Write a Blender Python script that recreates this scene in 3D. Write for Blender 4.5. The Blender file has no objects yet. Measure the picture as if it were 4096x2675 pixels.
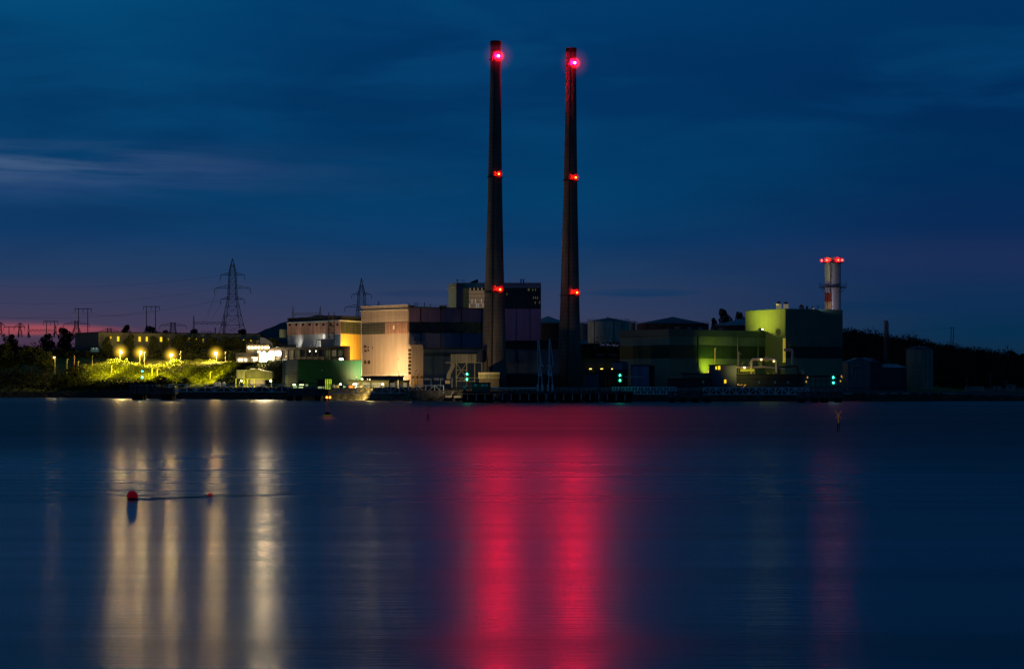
import bpy, math, random
import numpy as np
from mathutils import Vector, noise
random.seed(7); RNG = np.random.default_rng(11)
sc = bpy.context.scene
COL = sc.collection
PI = math.pi
# ---------------------------------------------------------------- survey: the photograph's pixels as bearings
FPX, CXP, HZ, EYE = 10000.0, 2048.0, 1546.0, 5.0
def X(px, Y): return (px-CXP)/FPX*Y
def Z(py, Y): return EYE+(HZ-py)/FPX*Y
def P(px, py, Y): return Vector((X(px, Y), Y, Z(py, Y)))

cam_d = bpy.data.cameras.new("camera"); cam = bpy.data.objects.new("camera", cam_d); COL.objects.link(cam)
cam.location = (0, 0, EYE); cam.rotation_euler = (PI/2, 0, 0)
cam_d.sensor_width = 36; cam_d.lens = 36*FPX/4096; cam_d.shift_y = (HZ-1337.5)/4096
cam_d.clip_start = 0.5; cam_d.clip_end = 60000
sc.camera = cam
sc.view_settings.view_transform = 'Standard'; sc.view_settings.look = 'None'
sc.view_settings.exposure = 0; sc.view_settings.gamma = 1
sc.cycles.use_denoising = True
sc.cycles.max_bounces = 6; sc.cycles.diffuse_bounces = 2; sc.cycles.glossy_bounces = 3
sc.cycles.transparent_max_bounces = 8; sc.cycles.sample_clamp_indirect = 3
sc.cycles.use_light_tree = True

# ---------------------------------------------------------------- materials
def srgb(r, g, b):
    f = lambda c: (c/255/12.92) if c <= 10 else (((c/255)+.055)/1.055)**2.4
    return (f(r), f(g), f(b))
MATS = {}
def mat(name, col, rough=.7, metal=0, var=.25, scale=.4, stretch=(1, 1, 1), bump=0, emis=None, es=0, streak=0, spec=.3):
    if name in MATS: return MATS[name]
    m = bpy.data.materials.new(name); m.use_nodes = True; MATS[name] = m
    nt = m.node_tree; b = nt.nodes['Principled BSDF']
    b.inputs['Roughness'].default_value = rough; b.inputs['Metallic'].default_value = metal
    b.inputs['Specular IOR Level'].default_value = spec
    tc = nt.nodes.new('ShaderNodeTexCoord'); mp = nt.nodes.new('ShaderNodeMapping')
    mp.inputs['Scale'].default_value = stretch
    nt.links.new(tc.outputs['Object'], mp.inputs['Vector'])
    n = nt.nodes.new('ShaderNodeTexNoise'); n.inputs['Scale'].default_value = scale; n.inputs['Detail'].default_value = 6
    nt.links.new(mp.outputs[0], n.inputs['Vector'])
    r = nt.nodes.new('ShaderNodeMapRange'); r.inputs[1].default_value = .3; r.inputs[2].default_value = .7
    r.inputs[3].default_value = 1-var; r.inputs[4].default_value = 1+var
    nt.links.new(n.outputs['Fac'], r.inputs[0])
    fac = r.outputs[0]
    if streak:
        mp2 = nt.nodes.new('ShaderNodeMapping'); mp2.inputs['Scale'].default_value = (1.6, 1.6, .06)
        nt.links.new(tc.outputs['Object'], mp2.inputs['Vector'])
        n2 = nt.nodes.new('ShaderNodeTexNoise'); n2.inputs['Scale'].default_value = .9; n2.inputs['Detail'].default_value = 4
        nt.links.new(mp2.outputs[0], n2.inputs['Vector'])
        r2 = nt.nodes.new('ShaderNodeMapRange'); r2.inputs[1].default_value = .35; r2.inputs[2].default_value = .65
        r2.inputs[3].default_value = 1-streak; r2.inputs[4].default_value = 1+streak*.5
        nt.links.new(n2.outputs['Fac'], r2.inputs[0])
        mm = nt.nodes.new('ShaderNodeMath'); mm.operation = 'MULTIPLY'
        nt.links.new(fac, mm.inputs[0]); nt.links.new(r2.outputs[0], mm.inputs[1]); fac = mm.outputs[0]
    v = nt.nodes.new('ShaderNodeVectorMath'); v.operation = 'SCALE'; v.inputs[0].default_value = col
    nt.links.new(fac, v.inputs['Scale']); nt.links.new(v.outputs[0], b.inputs['Base Color'])
    if bump:
        bp = nt.nodes.new('ShaderNodeBump'); bp.inputs['Distance'].default_value = bump; bp.inputs['Strength'].default_value = .6
        nt.links.new(n.outputs['Fac'], bp.inputs['Height']); nt.links.new(bp.outputs[0], b.inputs['Normal'])
    if emis is not None:
        b.inputs['Emission Color'].default_value = (*emis, 1); b.inputs['Emission Strength'].default_value = es
    return m
def halo(name, col, k, p=2.2):
    """emission-only volume painting bloom round a lamp: brightest at the lamp, gone at the edge"""
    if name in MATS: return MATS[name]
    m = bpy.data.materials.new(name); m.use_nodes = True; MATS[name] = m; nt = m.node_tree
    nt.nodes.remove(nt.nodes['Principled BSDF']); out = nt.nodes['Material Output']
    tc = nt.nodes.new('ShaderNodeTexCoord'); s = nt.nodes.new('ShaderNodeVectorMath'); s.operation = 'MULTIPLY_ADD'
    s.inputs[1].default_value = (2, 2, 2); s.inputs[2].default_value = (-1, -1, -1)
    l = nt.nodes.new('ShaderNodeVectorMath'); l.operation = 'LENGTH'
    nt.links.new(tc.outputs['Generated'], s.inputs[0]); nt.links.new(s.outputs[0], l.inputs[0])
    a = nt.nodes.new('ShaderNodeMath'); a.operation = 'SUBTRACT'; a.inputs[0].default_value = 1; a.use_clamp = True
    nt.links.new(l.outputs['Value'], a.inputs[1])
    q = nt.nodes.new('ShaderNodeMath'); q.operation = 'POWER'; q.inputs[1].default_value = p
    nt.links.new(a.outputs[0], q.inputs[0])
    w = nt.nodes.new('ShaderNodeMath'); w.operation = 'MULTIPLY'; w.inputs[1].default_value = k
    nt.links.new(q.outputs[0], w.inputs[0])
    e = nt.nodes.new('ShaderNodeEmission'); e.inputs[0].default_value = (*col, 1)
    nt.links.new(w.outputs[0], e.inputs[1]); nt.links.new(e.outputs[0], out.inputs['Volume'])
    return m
def glow(name, col, s): return mat(name, (0.02, .02, .02), var=0, emis=col, es=s)

# ---------------------------------------------------------------- mesh builder
class MB:
    def __init__(s): s.v = []; s.f = []
    def add(s, vs, fs):
        o = len(s.v); s.v += [tuple(v) for v in vs]; s.f += [tuple(i+o for i in f) for f in fs]; return s
    def box(s, x0, x1, y0, y1, z0, z1):
        return s.prism([(x0, y0), (x1, y0), (x1, y1), (x0, y1)], z0, z1)
    def prism(s, foot, z0, z1):
        n = len(foot)
        zt = z1 if isinstance(z1, (list, tuple)) else [z1]*n
        vs = [(p[0], p[1], z0) for p in foot]+[(p[0], p[1], z) for p, z in zip(foot, zt)]
        fs = [tuple(range(n))[::-1], tuple(range(n, 2*n))]+[(i, (i+1) % n, n+(i+1) % n, n+i) for i in range(n)]
        return s.add(vs, fs)
    def beam(s, p, q, r, n=4, r2=None):
        p = Vector(p); q = Vector(q); d = (q-p)
        if d.length < 1e-6: return s
        d.normalize(); u = d.cross(Vector((0, 0, 1)) if abs(d.z) < .9 else Vector((0, 1, 0))).normalized(); w = d.cross(u)
        r2 = r if r2 is None else r2
        vs = []
        for c, rr in ((p, r), (q, r2)):
            for k in range(n):
                a = 2*PI*(k+.5)/n; vs.append(c+u*math.cos(a)*rr+w*math.sin(a)*rr)
        return s.add(vs, [tuple(range(n))[::-1], tuple(range(n, 2*n))]+[(k, (k+1) % n, n+(k+1) % n, n+k) for k in range(n)])
    def tube(s, pts, r, n=8):
        for a, b in zip(pts, pts[1:]): s.beam(a, b, r, n)
        for a in pts[1:-1]: s.ball(a, r*1.02, 8, 5)
        return s
    def lathe(s, cx, cy, prof, n=32, dx=0):
        """prof [(r,z)...], dx: sideways drift of the axis from bottom to top"""
        z0 = prof[0][1]; zt = max(1e-6, prof[-1][1]-z0); vs = []; fs = []
        for r, z in prof:
            ox = dx*(z-z0)/zt
            vs += [(cx+ox+r*math.cos(2*PI*k/n), cy+r*math.sin(2*PI*k/n), z) for k in range(n)]
        for i in range(len(prof)-1):
            for k in range(n): fs.append((i*n+k, i*n+(k+1) % n, (i+1)*n+(k+1) % n, (i+1)*n+k))
        fs.append(tuple(range(n))[::-1]); fs.append(tuple(range((len(prof)-1)*n, len(prof)*n)))
        return s.add(vs, fs)
    def ball(s, c, r, n=12, m=8, sx=1, sy=1, sz=1):
        vs = [(c[0], c[1], c[2]-r*sz)]; fs = []
        for j in range(1, m):
            t = PI*j/m
            vs += [(c[0]+sx*r*math.sin(t)*math.cos(2*PI*k/n), c[1]+sy*r*math.sin(t)*math.sin(2*PI*k/n), c[2]-sz*r*math.cos(t)) for k in range(n)]
        vs.append((c[0], c[1], c[2]+r*sz)); L = len(vs)-1
        for k in range(n):
            fs.append((0, 1+(k+1) % n, 1+k)); fs.append((L, L-n+k, L-n+(k+1) % n))
            for j in range(m-2): a = 1+j*n; fs.append((a+k, a+(k+1) % n, a+n+(k+1) % n, a+n+k))
        return s.add(vs, fs)
    def leaves(s, pts, size, seed=0):
        """small leaf-sized quads at the points, turned every way"""
        n = len(pts); g = np.random.default_rng(seed+5)
        a = g.normal(size=(n, 3)); a /= np.linalg.norm(a, axis=1)[:, None]
        b = np.cross(a, g.normal(size=(n, 3))); b /= np.linalg.norm(b, axis=1)[:, None]
        sz = size*g.uniform(.55, 1.35, size=(n, 1)); p = np.asarray(pts)
        q = np.stack([p-a*sz*.5, p+b*sz*.38, p+a*sz*.5, p-b*sz*.38], 1).reshape(-1, 3)
        o = len(s.v); s.v += [tuple(x) for x in q.tolist()]
        s.f += [(o+4*i, o+4*i+1, o+4*i+2, o+4*i+3) for i in range(n)]; return s

class Thing:
    def __init__(s, name, label=None, cat=None, loc=(0, 0, 0), group=None, kind=None):
        s.loc = Vector(loc); o = bpy.data.objects.new(name, None); COL.objects.link(o); o.location = s.loc; s.o = o
        o.empty_display_size = .5
        if label: o['label'] = label
        if cat: o['category'] = cat
        if group: o['group'] = group
        if kind: o['kind'] = kind
    def part(s, name, mb, m, parent=None, label=None, smooth=False, origin=None, kind=None):
        po = parent.worldorg if isinstance(parent, Part) else s.loc
        org = Vector(origin) if origin is not None else s.loc
        o = link(name, mb, m, org, smooth)
        o.parent = parent.o if parent else s.o
        o.location = org-po
        if label: o['label'] = label
        if kind: o['kind'] = kind
        return Part(o, org)
class Part:
    def __init__(s, o, w): s.o = o; s.worldorg = w
def link(name, mb, m, org, smooth=False):
    me = bpy.data.meshes.new(name); ox, oy, oz = org
    me.from_pydata([(x-ox, y-oy, z-oz) for x, y, z in mb.v], [], mb.f); me.materials.append(m); me.validate()
    if smooth: me.shade_smooth()
    o = bpy.data.objects.new(name, me); COL.objects.link(o); return o
def single(name, mb, m, label=None, cat=None, group=None, kind=None, org=None, smooth=False):
    if org is None:
        a = np.array(mb.v); org = (float(a[:, 0].mean()), float(a[:, 1].mean()), float(a[:, 2].min()))
    o = link(name, mb, m, org, smooth); o.location = org
    for k, v in (('label', label), ('category', cat), ('group', group), ('kind', kind)):
        if v: o[k] = v
    return o
def dup(root, loc, rz=0, sc_=1.0, label=None):
    r = root.copy(); COL.objects.link(r); r.location = loc; r.rotation_euler = (0, 0, rz)
    r.scale = (sc_,)*3 if not isinstance(sc_, tuple) else sc_
    if label: r['label'] = label
    for ch in list(root.children):
        c = ch.copy(); COL.objects.link(c); c.parent = r
        for g in ch.children:
            d = g.copy(); COL.objects.link(d); d.parent = c
    return r
def lamp_light(name, kind, loc, col, power, parent, size=.3, target=None, angle=60, blend=.8):
    l = bpy.data.lights.new(name, kind); l.color = col; l.energy = power; l.shadow_soft_size = size
    o = bpy.data.objects.new(name, l); COL.objects.link(o); o.location = Vector(loc)-parent.location; o.parent = parent
    if kind == 'SPOT': l.spot_size = math.radians(angle); l.spot_blend = blend
    if target is not None: o.rotation_euler = (Vector(target)-Vector(loc)).to_track_quat('-Z', 'Y').to_euler()
    return o

class Wall:
    """a vertical wall line from bearing/distance a to b; boxes laid on its outer face"""
    def __init__(s, a, b):
        s.A = Vector((X(*a), a[1])); s.B = Vector((X(*b), b[1])); d = s.B-s.A; s.d = d.normalized()
        s.n = Vector((s.d.y, -s.d.x))
        if s.n.y > 0: s.n = -s.n
    def at(s, px):
        k = (px-CXP)/FPX; A, d = s.A, s.B-s.A
        t = (k*A.y-A.x)/(d.x-k*d.y); return A+d*t
    def z(s, px, py): return Z(py, s.at(px).y)
    def box(s, mb, x0, x1, y0, y1, out=.12, inn=0.0):
        """pixel bearings x0..x1, pixel heights y0 (top) y1 (bottom)"""
        p, q = s.at(x0), s.at(x1); m_ = s.at((x0+x1)/2).y
        zt, zb = Z(y0, m_), Z(y1, m_)
        return s.zbox(mb, p, q, zb, zt, out, inn)
    def zbox(s, mb, p, q, zb, zt, out=.12, inn=0.0):
        o = s.n*out; i = s.n*-inn
        return mb.prism([tuple(p+o), tuple(q+o), tuple(q+i), tuple(p+i)], zb, zt)
def para(L, C, R):
    a, c, b = [Vector((X(*t), t[1])) for t in (L, C, R)]
    return [tuple(a), tuple(c), tuple(b), tuple(a+b-c)]

# ---------------------------------------------------------------- terrain
COLS = [
 (-4000, 1190, [(-15, -4), (0, 0), (8, 2.5), (20, 5), (70, 9), (150, 15), (310, 27), (420, 29), (1500, 30), (9000, 30)]),
 (0,     1190, [(-15, -4), (0, 0), (8, 2.5), (20, 5), (70, 9), (150, 15), (310, 27), (420, 29), (1500, 30), (9000, 30)]),
 (220,   1160, [(-15, -4), (0, 0), (8, 2.5), (20, 4), (50, 8), (90, 13), (170, 20), (360, 27), (1500, 30), (9000, 30)]),
 (330,   1138, [(-15, -4), (0, 0), (8, 2.5), (20, 4), (40, 7.2), (82, 14), (160, 20), (360, 27), (1500, 30), (9000, 30)]),
 (450,   1105, [(-15, -4), (0, 0), (8, 3), (20, 4.4), (60, 8.5), (107, 17.5), (157, 18), (200, 22), (400, 27), (9000, 30)]),
 (700,   1030, [(-15, -4), (0, 0), (8, 4.2), (80, 5), (135, 9), (182, 17.8), (232, 18), (275, 22), (500, 27), (9000, 30)]),
 (900,   1002, [(-15, -4), (0, 0), (8, 4.4), (60, 5), (90, 12.8), (200, 17), (235, 17.5), (300, 22), (500, 27), (9000, 30)]),
 (1000,  986,  [(-15, -4), (0, 0), (8, 4.6), (66, 5), (92, 15.3), (200, 17), (235, 17.5), (310, 22), (500, 27), (9000, 30)]),
 (1110,  966,  [(-15, -4), (0, 0), (8, 4.6), (74, 4.8), (92, 14.6), (200, 15.5), (235, 17.5), (310, 22), (500, 27), (9000, 30)]),
 (1136,  961,  [(-15, -4), (0, 0), (8, 4.6), (76, 4.8), (94, 14.4), (200, 15), (235, 17), (310, 20), (500, 27), (9000, 30)]),
 (1165,  955,  [(-15, -4), (0, 0), (8, 4.6), (100, 4.7), (150, 4.8), (200, 5), (235, 6), (350, 12), (600, 20), (9000, 25)]),
 (1400,  926,  [(-15, -4), (0, 0), (8, 4.4), (100, 4.7), (150, 4.8), (200, 5), (235, 6), (350, 10), (600, 20), (9000, 25)]),
 (1640,  870,  [(-15, -4), (0, 0), (8, 4.4), (100, 4.7), (150, 4.8), (200, 5), (235, 6), (350, 10), (600, 20), (9000, 25)]),
 (2230,  850,  [(-15, -4), (0, 0), (8, 4.4), (100, 4.7), (150, 4.8), (235, 5), (280, 14), (350, 20), (600, 24), (9000, 25)]),
 (2350,  848,  [(-15, -4), (0, 0), (8, 4.4), (100, 4.7), (150, 4.8), (235, 5), (280, 23.6), (350, 24), (600, 25), (9000, 28)]),
 (2990,  848,  [(-15, -4), (0, 0), (8, 4.4), (100, 4.7), (150, 4.8), (235, 5), (290, 22), (400, 26), (600, 30), (9000, 28)]),
 (3300,  860,  [(-15, -4), (0, 0), (6, 2.2), (25, 2.7), (60, 4.6), (160, 5), (260, 16), (400, 28), (540, 36), (9000, 28)]),
 (3550,  862,  [(-15, -4), (0, 0), (6, 2.2), (25, 2.7), (60, 4.6), (150, 5), (240, 13), (400, 23), (540, 30), (9000, 22)]),
 (3760,  862,  [(-15, -4), (0, 0), (6, 2.2), (25, 2.7), (60, 4.0), (110, 5), (220, 11), (400, 19), (540, 25.5), (9000, 20)]),
 (3880,  863,  [(-15, -4), (0, 0), (6, 1.6), (25, 2.4), (60, 3.5), (90, 4), (200, 9), (400, 17), (540, 22.5), (9000, 18)]),
 (4100,  864,  [(-15, -4), (0, 0), (6, 1.4), (25, 2.4), (60, 3.4), (90, 3.8), (200, 8), (400, 14), (540, 18.5), (9000, 16)]),
 (8500,  900,  [(-15, -4), (0, 0), (6, 1.4), (25, 2.4), (60, 3.4), (90, 3.8), (200, 8), (400, 12), (540, 14), (9000, 14)]),
]
CPX = [c[0] for c in COLS]
def shore(px): return float(np.interp(px, CPX, [c[1] for c in COLS]))
def gz(px, Y):
    s = Y-shore(px)
    i = max(0, min(len(COLS)-2, int(np.searchsorted(CPX, px))-1))
    t = min(1, max(0, (px-CPX[i])/(CPX[i+1]-CPX[i])))
    f = lambda c: float(np.interp(s, [q[0] for q in c[2]], [q[1] for q in c[2]]))
    return f(COLS[i])*(1-t)+f(COLS[i+1])*t
def gnd(x, y): return gz(CXP+x/y*FPX, y)
# ---------------------------------------------------------------- sky
w = bpy.data.worlds.new("World"); sc.world = w; w.use_nodes = True
nt = w.node_tree; bg = nt.nodes['Background']
N = lambda t: nt.nodes.new(t)
def math_(op, a, b=None, clamp=False):
    n = N('ShaderNodeMath'); n.operation = op; n.use_clamp = clamp
    for i, v in enumerate((a, b)):
        if v is None: continue
        if isinstance(v, (int, float)): n.inputs[i].default_value = v
        else: nt.links.new(v, n.inputs[i])
    return n.outputs[0]
tc = N('ShaderNodeTexCoord'); sp = N('ShaderNodeSeparateXYZ'); nt.links.new(tc.outputs['Generated'], sp.inputs[0])
horiz = math_('SQRT', math_('ADD', math_('MULTIPLY', sp.outputs[0], sp.outputs[0]), math_('MULTIPLY', sp.outputs[1], sp.outputs[1])))
elev = math_('DIVIDE', sp.outputs[2], math_('MAXIMUM', horiz, .001))     # tangent of elevation
azim = math_('ARCTAN2', sp.outputs[0], sp.outputs[1])                    # 0 ahead, + to the right
def ramp(stops, fac):
    r = N('ShaderNodeValToRGB'); r.color_ramp.interpolation = 'EASE'; el = r.color_ramp.elements
    while len(el) < len(stops): el.new(.5)
    for e, (p, c) in zip(el, stops): e.position = p; e.color = (*srgb(c[0]*.96, c[1]*.99, c[2]*.97), 1)
    nt.links.new(fac, r.inputs[0]); return r.outputs[0]
# tan(elev) 0..0.4 on 0..1 ; picture: y=1546-10000*tan
fac = math_('DIVIDE', math_('ADD', elev, .01), .42, True)
def st(y): return ((HZ-y)/10000+.01)/.42
left = ramp([(0, (30, 25, 45)), (st(1420), (70, 45, 70)), (st(1335), (77, 58, 84)), (st(1290), (67, 60, 90)), (st(1200), (58, 61, 94)), (st(1080), (36, 62, 102)),
             (st(900), (14, 62, 110)), (st(600), (0, 60, 108)), (st(200), (0, 68, 116)), (st(-50), (0, 74, 122)), (.6, (0, 42, 72)), (1, (0, 46, 80))], fac)
mid = ramp([(0, (20, 30, 50)), (st(1400), (60, 58, 88)), (st(1300), (56, 60, 92)), (st(1200), (46, 60, 96)), (st(1080), (30, 60, 100)),
            (st(950), (10, 60, 108)), (st(780), (0, 62, 108)), (st(500), (0, 56, 104)), (st(250), (0, 50, 99)), (st(0), (0, 58, 108)), (.6, (0, 38, 68)), (1, (0, 43, 76))], fac)
right = ramp([(0, (8, 24, 40)), (st(1400), (12, 44, 74)), (st(1330), (6, 46, 80)), (st(1200), (14, 46, 86)), (st(1050), (26, 46, 90)),
             (st(900), (8, 42, 88)), (st(650), (0, 44, 90)), (st(400), (0, 42, 90)), (st(100), (0, 50, 98)), (st(-100), (0, 52, 100)), (.6, (0, 33, 62)), (1, (0, 38, 70))], fac)
def mix(f, a, b):
    m = N('ShaderNodeMix'); m.data_type = 'RGBA'
    if isinstance(f, (int, float)): m.inputs[0].default_value = f
    else: nt.links.new(f, m.inputs[0])
    nt.links.new(a, m.inputs[6])
    if isinstance(b, tuple): m.inputs[7].default_value = (*b, 1)
    else: nt.links.new(b, m.inputs[7])
    return m.outputs[2]
def mrange(v, a, b, c=0, d=1, smooth=True):
    m = N('ShaderNodeMapRange'); m.interpolation_type = 'SMOOTHSTEP' if smooth else 'LINEAR'
    m.inputs[1].default_value = a; m.inputs[2].default_value = b; m.inputs[3].default_value = c; m.inputs[4].default_value = d
    nt.links.new(v, m.inputs[0]); return m.outputs[0]
c = mix(mrange(azim, -.19, -.03), left, mid)
c = mix(mrange(azim, .0, .19), c, right)
# cloud sheets: noise in (bearing, elevation), long and flat
def clouds(sx, sz, lo, hi, seed, rot=.0):
    cb = N('ShaderNodeCombineXYZ')
    nt.links.new(math_('MULTIPLY', azim, sx), cb.inputs[0])
    nt.links.new(math_('ADD', math_('MULTIPLY', elev, sz), math_('MULTIPLY', azim, rot)), cb.inputs[1]); cb.inputs[2].default_value = seed
    n = N('ShaderNodeTexNoise'); n.inputs['Scale'].default_value = 1; n.inputs['Detail'].default_value = 7; n.inputs['Roughness'].default_value = .52
    n.inputs['Distortion'].default_value = .3
    nt.links.new(cb.outputs[0], n.inputs['Vector']); return mrange(n.outputs['Fac'], lo, hi)
def band(y, wd):
    t = (HZ-y)/10000; return math_('SUBTRACT', 1, mrange(math_('ABSOLUTE', math_('SUBTRACT', elev, t)), 0, wd/10000))
k1 = math_('MULTIPLY', math_('MULTIPLY', clouds(11, 170, .40, .66, 3.1, 2), band(675, 130)), mrange(azim, -.08, -.17, 0, .75))
c = mix(k1, c, srgb(76, 100, 134))
k1 = math_('MULTIPLY', math_('MULTIPLY', clouds(7, 70, .38, .68, 5.1, 2), band(720, 190)), mrange(azim, .02, -.17, 0, .55))
c = mix(k1, c, srgb(50, 80, 130))
k2 = math_('MULTIPLY', clouds(7, 34, .42, .72, 8.3, 1), mrange(elev, .02, .07, 0, .4))
c = mix(k2, c, srgb(0, 40, 84))
k3 = math_('MULTIPLY', clouds(9, 42, .45, .72, 14.7, -1), mrange(elev, .06, .12, 0, .28))
c = mix(k3, c, srgb(8, 84, 132))
# flat dark lens of cloud to the right of the stacks
def lens(y, px, wy, wx, amt, colr, c):
    dy = math_('DIVIDE', math_('SUBTRACT', elev, (HZ-y)/10000), wy/10000); dx = math_('DIVIDE', math_('SUBTRACT', azim, (px-CXP)/10000), wx/10000)
    r = math_('SQRT', math_('ADD', math_('MULTIPLY', dx, dx), math_('MULTIPLY', dy, dy)))
    k = math_('MULTIPLY', mrange(r, 1.0, .35), clouds(12, 160, .25, .55, px*.01, 0))
    return mix(math_('MULTIPLY', k, amt), c, srgb(*colr))
c = lens(1322, 60, 30, 560, .68, (180, 80, 86), c)
c = lens(1300, -300, 26, 800, .35, (130, 74, 92), c)
c = lens(1172, 2560, 22, 300, .8, (8, 52, 92), c)
c = lens(1175, 1700, 20, 260, .45, (18, 50, 92), c)
c = lens(1235, 3500, 40, 420, .5, (4, 46, 82), c)
# tiny physical twilight sky under it, sun well down beyond the hill on the left
sky = N('ShaderNodeTexSky'); sky.sky_type = 'NISHITA'; sky.sun_disc = False
SUN_EL, SUN_AZ = math.radians(1.0), math.radians(-22)
sky.sun_elevation = SUN_EL; sky.sun_rotation = SUN_AZ
va = N('ShaderNodeVectorMath'); va.operation = 'SCALE'; va.inputs['Scale'].default_value = .00015; nt.links.new(sky.outputs[0], va.inputs[0])
vb = N('ShaderNodeVectorMath'); vb.operation = 'ADD'; nt.links.new(c, vb.inputs[0]); nt.links.new(va.outputs[0], vb.inputs[1])
# the faint grain of a high-iso dusk sky is left to the renderer
nt.links.new(vb.outputs[0], bg.inputs[0]); bg.inputs[1].default_value = 1.0

# last twilight, very weak, from low on the left behind the camera
sl = bpy.data.lights.new("sun", 'SUN'); sl.energy = .015; sl.angle = math.radians(25); sl.color = (1, .72, .72)
so = bpy.data.objects.new("sun", sl); COL.objects.link(so); so.rotation_euler = (math.radians(72), 0, math.radians(-50))

# ---------------------------------------------------------------- water
def water_mat():
    m = bpy.data.materials.new("water"); m.use_nodes = True; n = m.node_tree; L = n.links
    b = n.nodes['Principled BSDF']; b.inputs['Base Color'].default_value = (0.0005, .006, .014, 1); b.inputs['IOR'].default_value = 1.33
    g = n.nodes.new('ShaderNodeNewGeometry'); s = n.nodes.new('ShaderNodeSeparateXYZ'); L.new(g.outputs['Position'], s.inputs[0])
    def M(op, a, bb=None, cl=False):
        q = n.nodes.new('ShaderNodeMath'); q.operation = op; q.use_clamp = cl
        for i, v in enumerate((a, bb)):
            if v is None: continue
            if isinstance(v, (int, float)): q.inputs[i].default_value = v
            else: L.new(v, q.inputs[i])
        return q.outputs[0]
    def noi(sx, sy, det, seed, sc_=1, rough=.5):
        mp = n.nodes.new('ShaderNodeMapping'); mp.inputs['Scale'].default_value = (sx, sy, 1); mp.inputs['Location'].default_value = (seed, seed*.7, 0)
        L.new(g.outputs['Position'], mp.inputs[0]); t = n.nodes.new('ShaderNodeTexNoise'); t.inputs['Scale'].default_value = sc_
        t.inputs['Detail'].default_value = det; t.inputs['Roughness'].default_value = rough; L.new(mp.outputs[0], t.inputs['Vector']); return t.outputs['Fac']
    def R(v, a, bb, c_, d, sm=True):
        q = n.nodes.new('ShaderNodeMapRange'); q.interpolation_type = 'SMOOTHSTEP' if sm else 'LINEAR'
        for i, x in enumerate((a, bb, c_, d)): q.inputs[i+1].default_value = x
        L.new(v, q.inputs[0]); return q.outputs[0]
    ripx = noi(.02, .22, 3, 3.3); lane = noi(.0035, .02, 2, 14.1); patch = noi(.05, .5, 4, 20.2)
    wob = M('ADD', s.outputs[1], M('MULTIPLY', M('SUBTRACT', noi(.03, .003, 2, 31.3), .5), 110)); near = R(wob, 120, 265, 0, 1)                       # a breeze line about 150 m out
    far = M('MULTIPLY', near, R(s.outputs[1], 600, 1000, .17, .10))
    r = M('ADD', .247, far)
    r = M('ADD', r, M('MULTIPLY', M('SUBTRACT', lane, .5), .20))
    r = M('ADD', r, M('MULTIPLY', M('SUBTRACT', ripx, .5), .14))
    r = M('ADD', r, M('MULTIPLY', M('SUBTRACT', patch, .5), .05))
    r = M('ADD', r, R(s.outputs[1], 42, 80, -.03, 0))
    L.new(M('MAXIMUM', r, .12), b.inputs['Roughness'])
    # long low swell and fine ripple as real slopes
    h = M('ADD', M('MULTIPLY', noi(.018, .16, 4, 1.7), .30), M('MULTIPLY', noi(.5, 3.4, 5, 5.5), R(s.outputs[1], 40, 200, .17, .06)))
    bp = n.nodes.new('ShaderNodeBump'); bp.inputs['Distance'].default_value = .16; bp.inputs['Strength'].default_value = 1
    L.new(h, bp.inputs['Height']); L.new(bp.outputs[0], b.inputs['Normal'])
    return m
mb = MB(); mb.add([(-6000, -200, 0), (6000, -200, 0), (6000, 9000, 0), (-6000, 9000, 0)], [(0, 1, 2, 3)])
single('water', mb, water_mat(), kind='structure', org=(0, 0, 0))

# ---------------------------------------------------------------- ground
def ground_mat():
    m = bpy.data.materials.new("ground"); m.use_nodes = True; n = m.node_tree; L = n.links; b = n.nodes['Principled BSDF']
    b.inputs['Roughness'].default_value = .9; b.inputs['Specular IOR Level'].default_value = .1
    at = n.nodes.new('ShaderNodeAttribute'); at.attribute_name = 'cover'
    sep = n.nodes.new('ShaderNodeSeparateColor'); L.new(at.outputs['Color'], sep.inputs[0])
    g = n.nodes.new('ShaderNodeNewGeometry')
    def noi(s_, det=6):
        t = n.nodes.new('ShaderNodeTexNoise'); t.inputs['Scale'].default_value = s_; t.inputs['Detail'].default_value = det
        L.new(g.outputs['Position'], t.inputs['Vector']); return t.outputs['Fac']
    def rp(f, a, bb, p=(.35, .65)):
        r = n.nodes.new('ShaderNodeValToRGB'); r.color_ramp.elements[0].position = p[0]; r.color_ramp.elements[1].position = p[1]
        r.color_ramp.elements[0].color = (*a, 1); r.color_ramp.elements[1].color = (*bb, 1); L.new(f, r.inputs[0]); return r.outputs[0]
    grass = rp(noi(.22), (.045, .06, .012), (.22, .23, .045)); conc = rp(noi(.12), (.05, .055, .06), (.11, .11, .11))
    rock = rp(noi(.5), (.02, .018, .014), (.14, .12, .09))
    def mx(f, a, bb):
        q = n.nodes.new('ShaderNodeMix'); q.data_type = 'RGBA'; L.new(f, q.inputs[0]); L.new(a, q.inputs[6]); L.new(bb, q.inputs[7]); return q.outputs[2]
    c = mx(sep.outputs[0], conc, grass); c = mx(sep.outputs[1], c, rock); L.new(c, b.inputs['Base Color'])
    bp = n.nodes.new('ShaderNodeBump'); bp.inputs['Distance'].default_value = .6; L.new(noi(.6), bp.inputs['Height']); L.new(bp.outputs[0], b.inputs['Normal'])
    return m
S = [-15, 0, 2, 4, 6, 8, 11, 15, 20, 25, 32, 40, 50, 60, 70, 80, 90, 98, 106, 114, 122, 130, 138, 146, 154, 165, 180, 200, 220, 240, 265, 290, 320, 360, 400, 440, 490, 540, 600, 800, 1300, 3000, 9000]
PXS = [-4000, -3000, -2000, -1200, -700, -400, -200]+list(range(0, 4300, 14))+[4350, 4500, 4800, 5400, 6200, 7200, 8500]
vs = []; fs = []; cov = []
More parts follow.
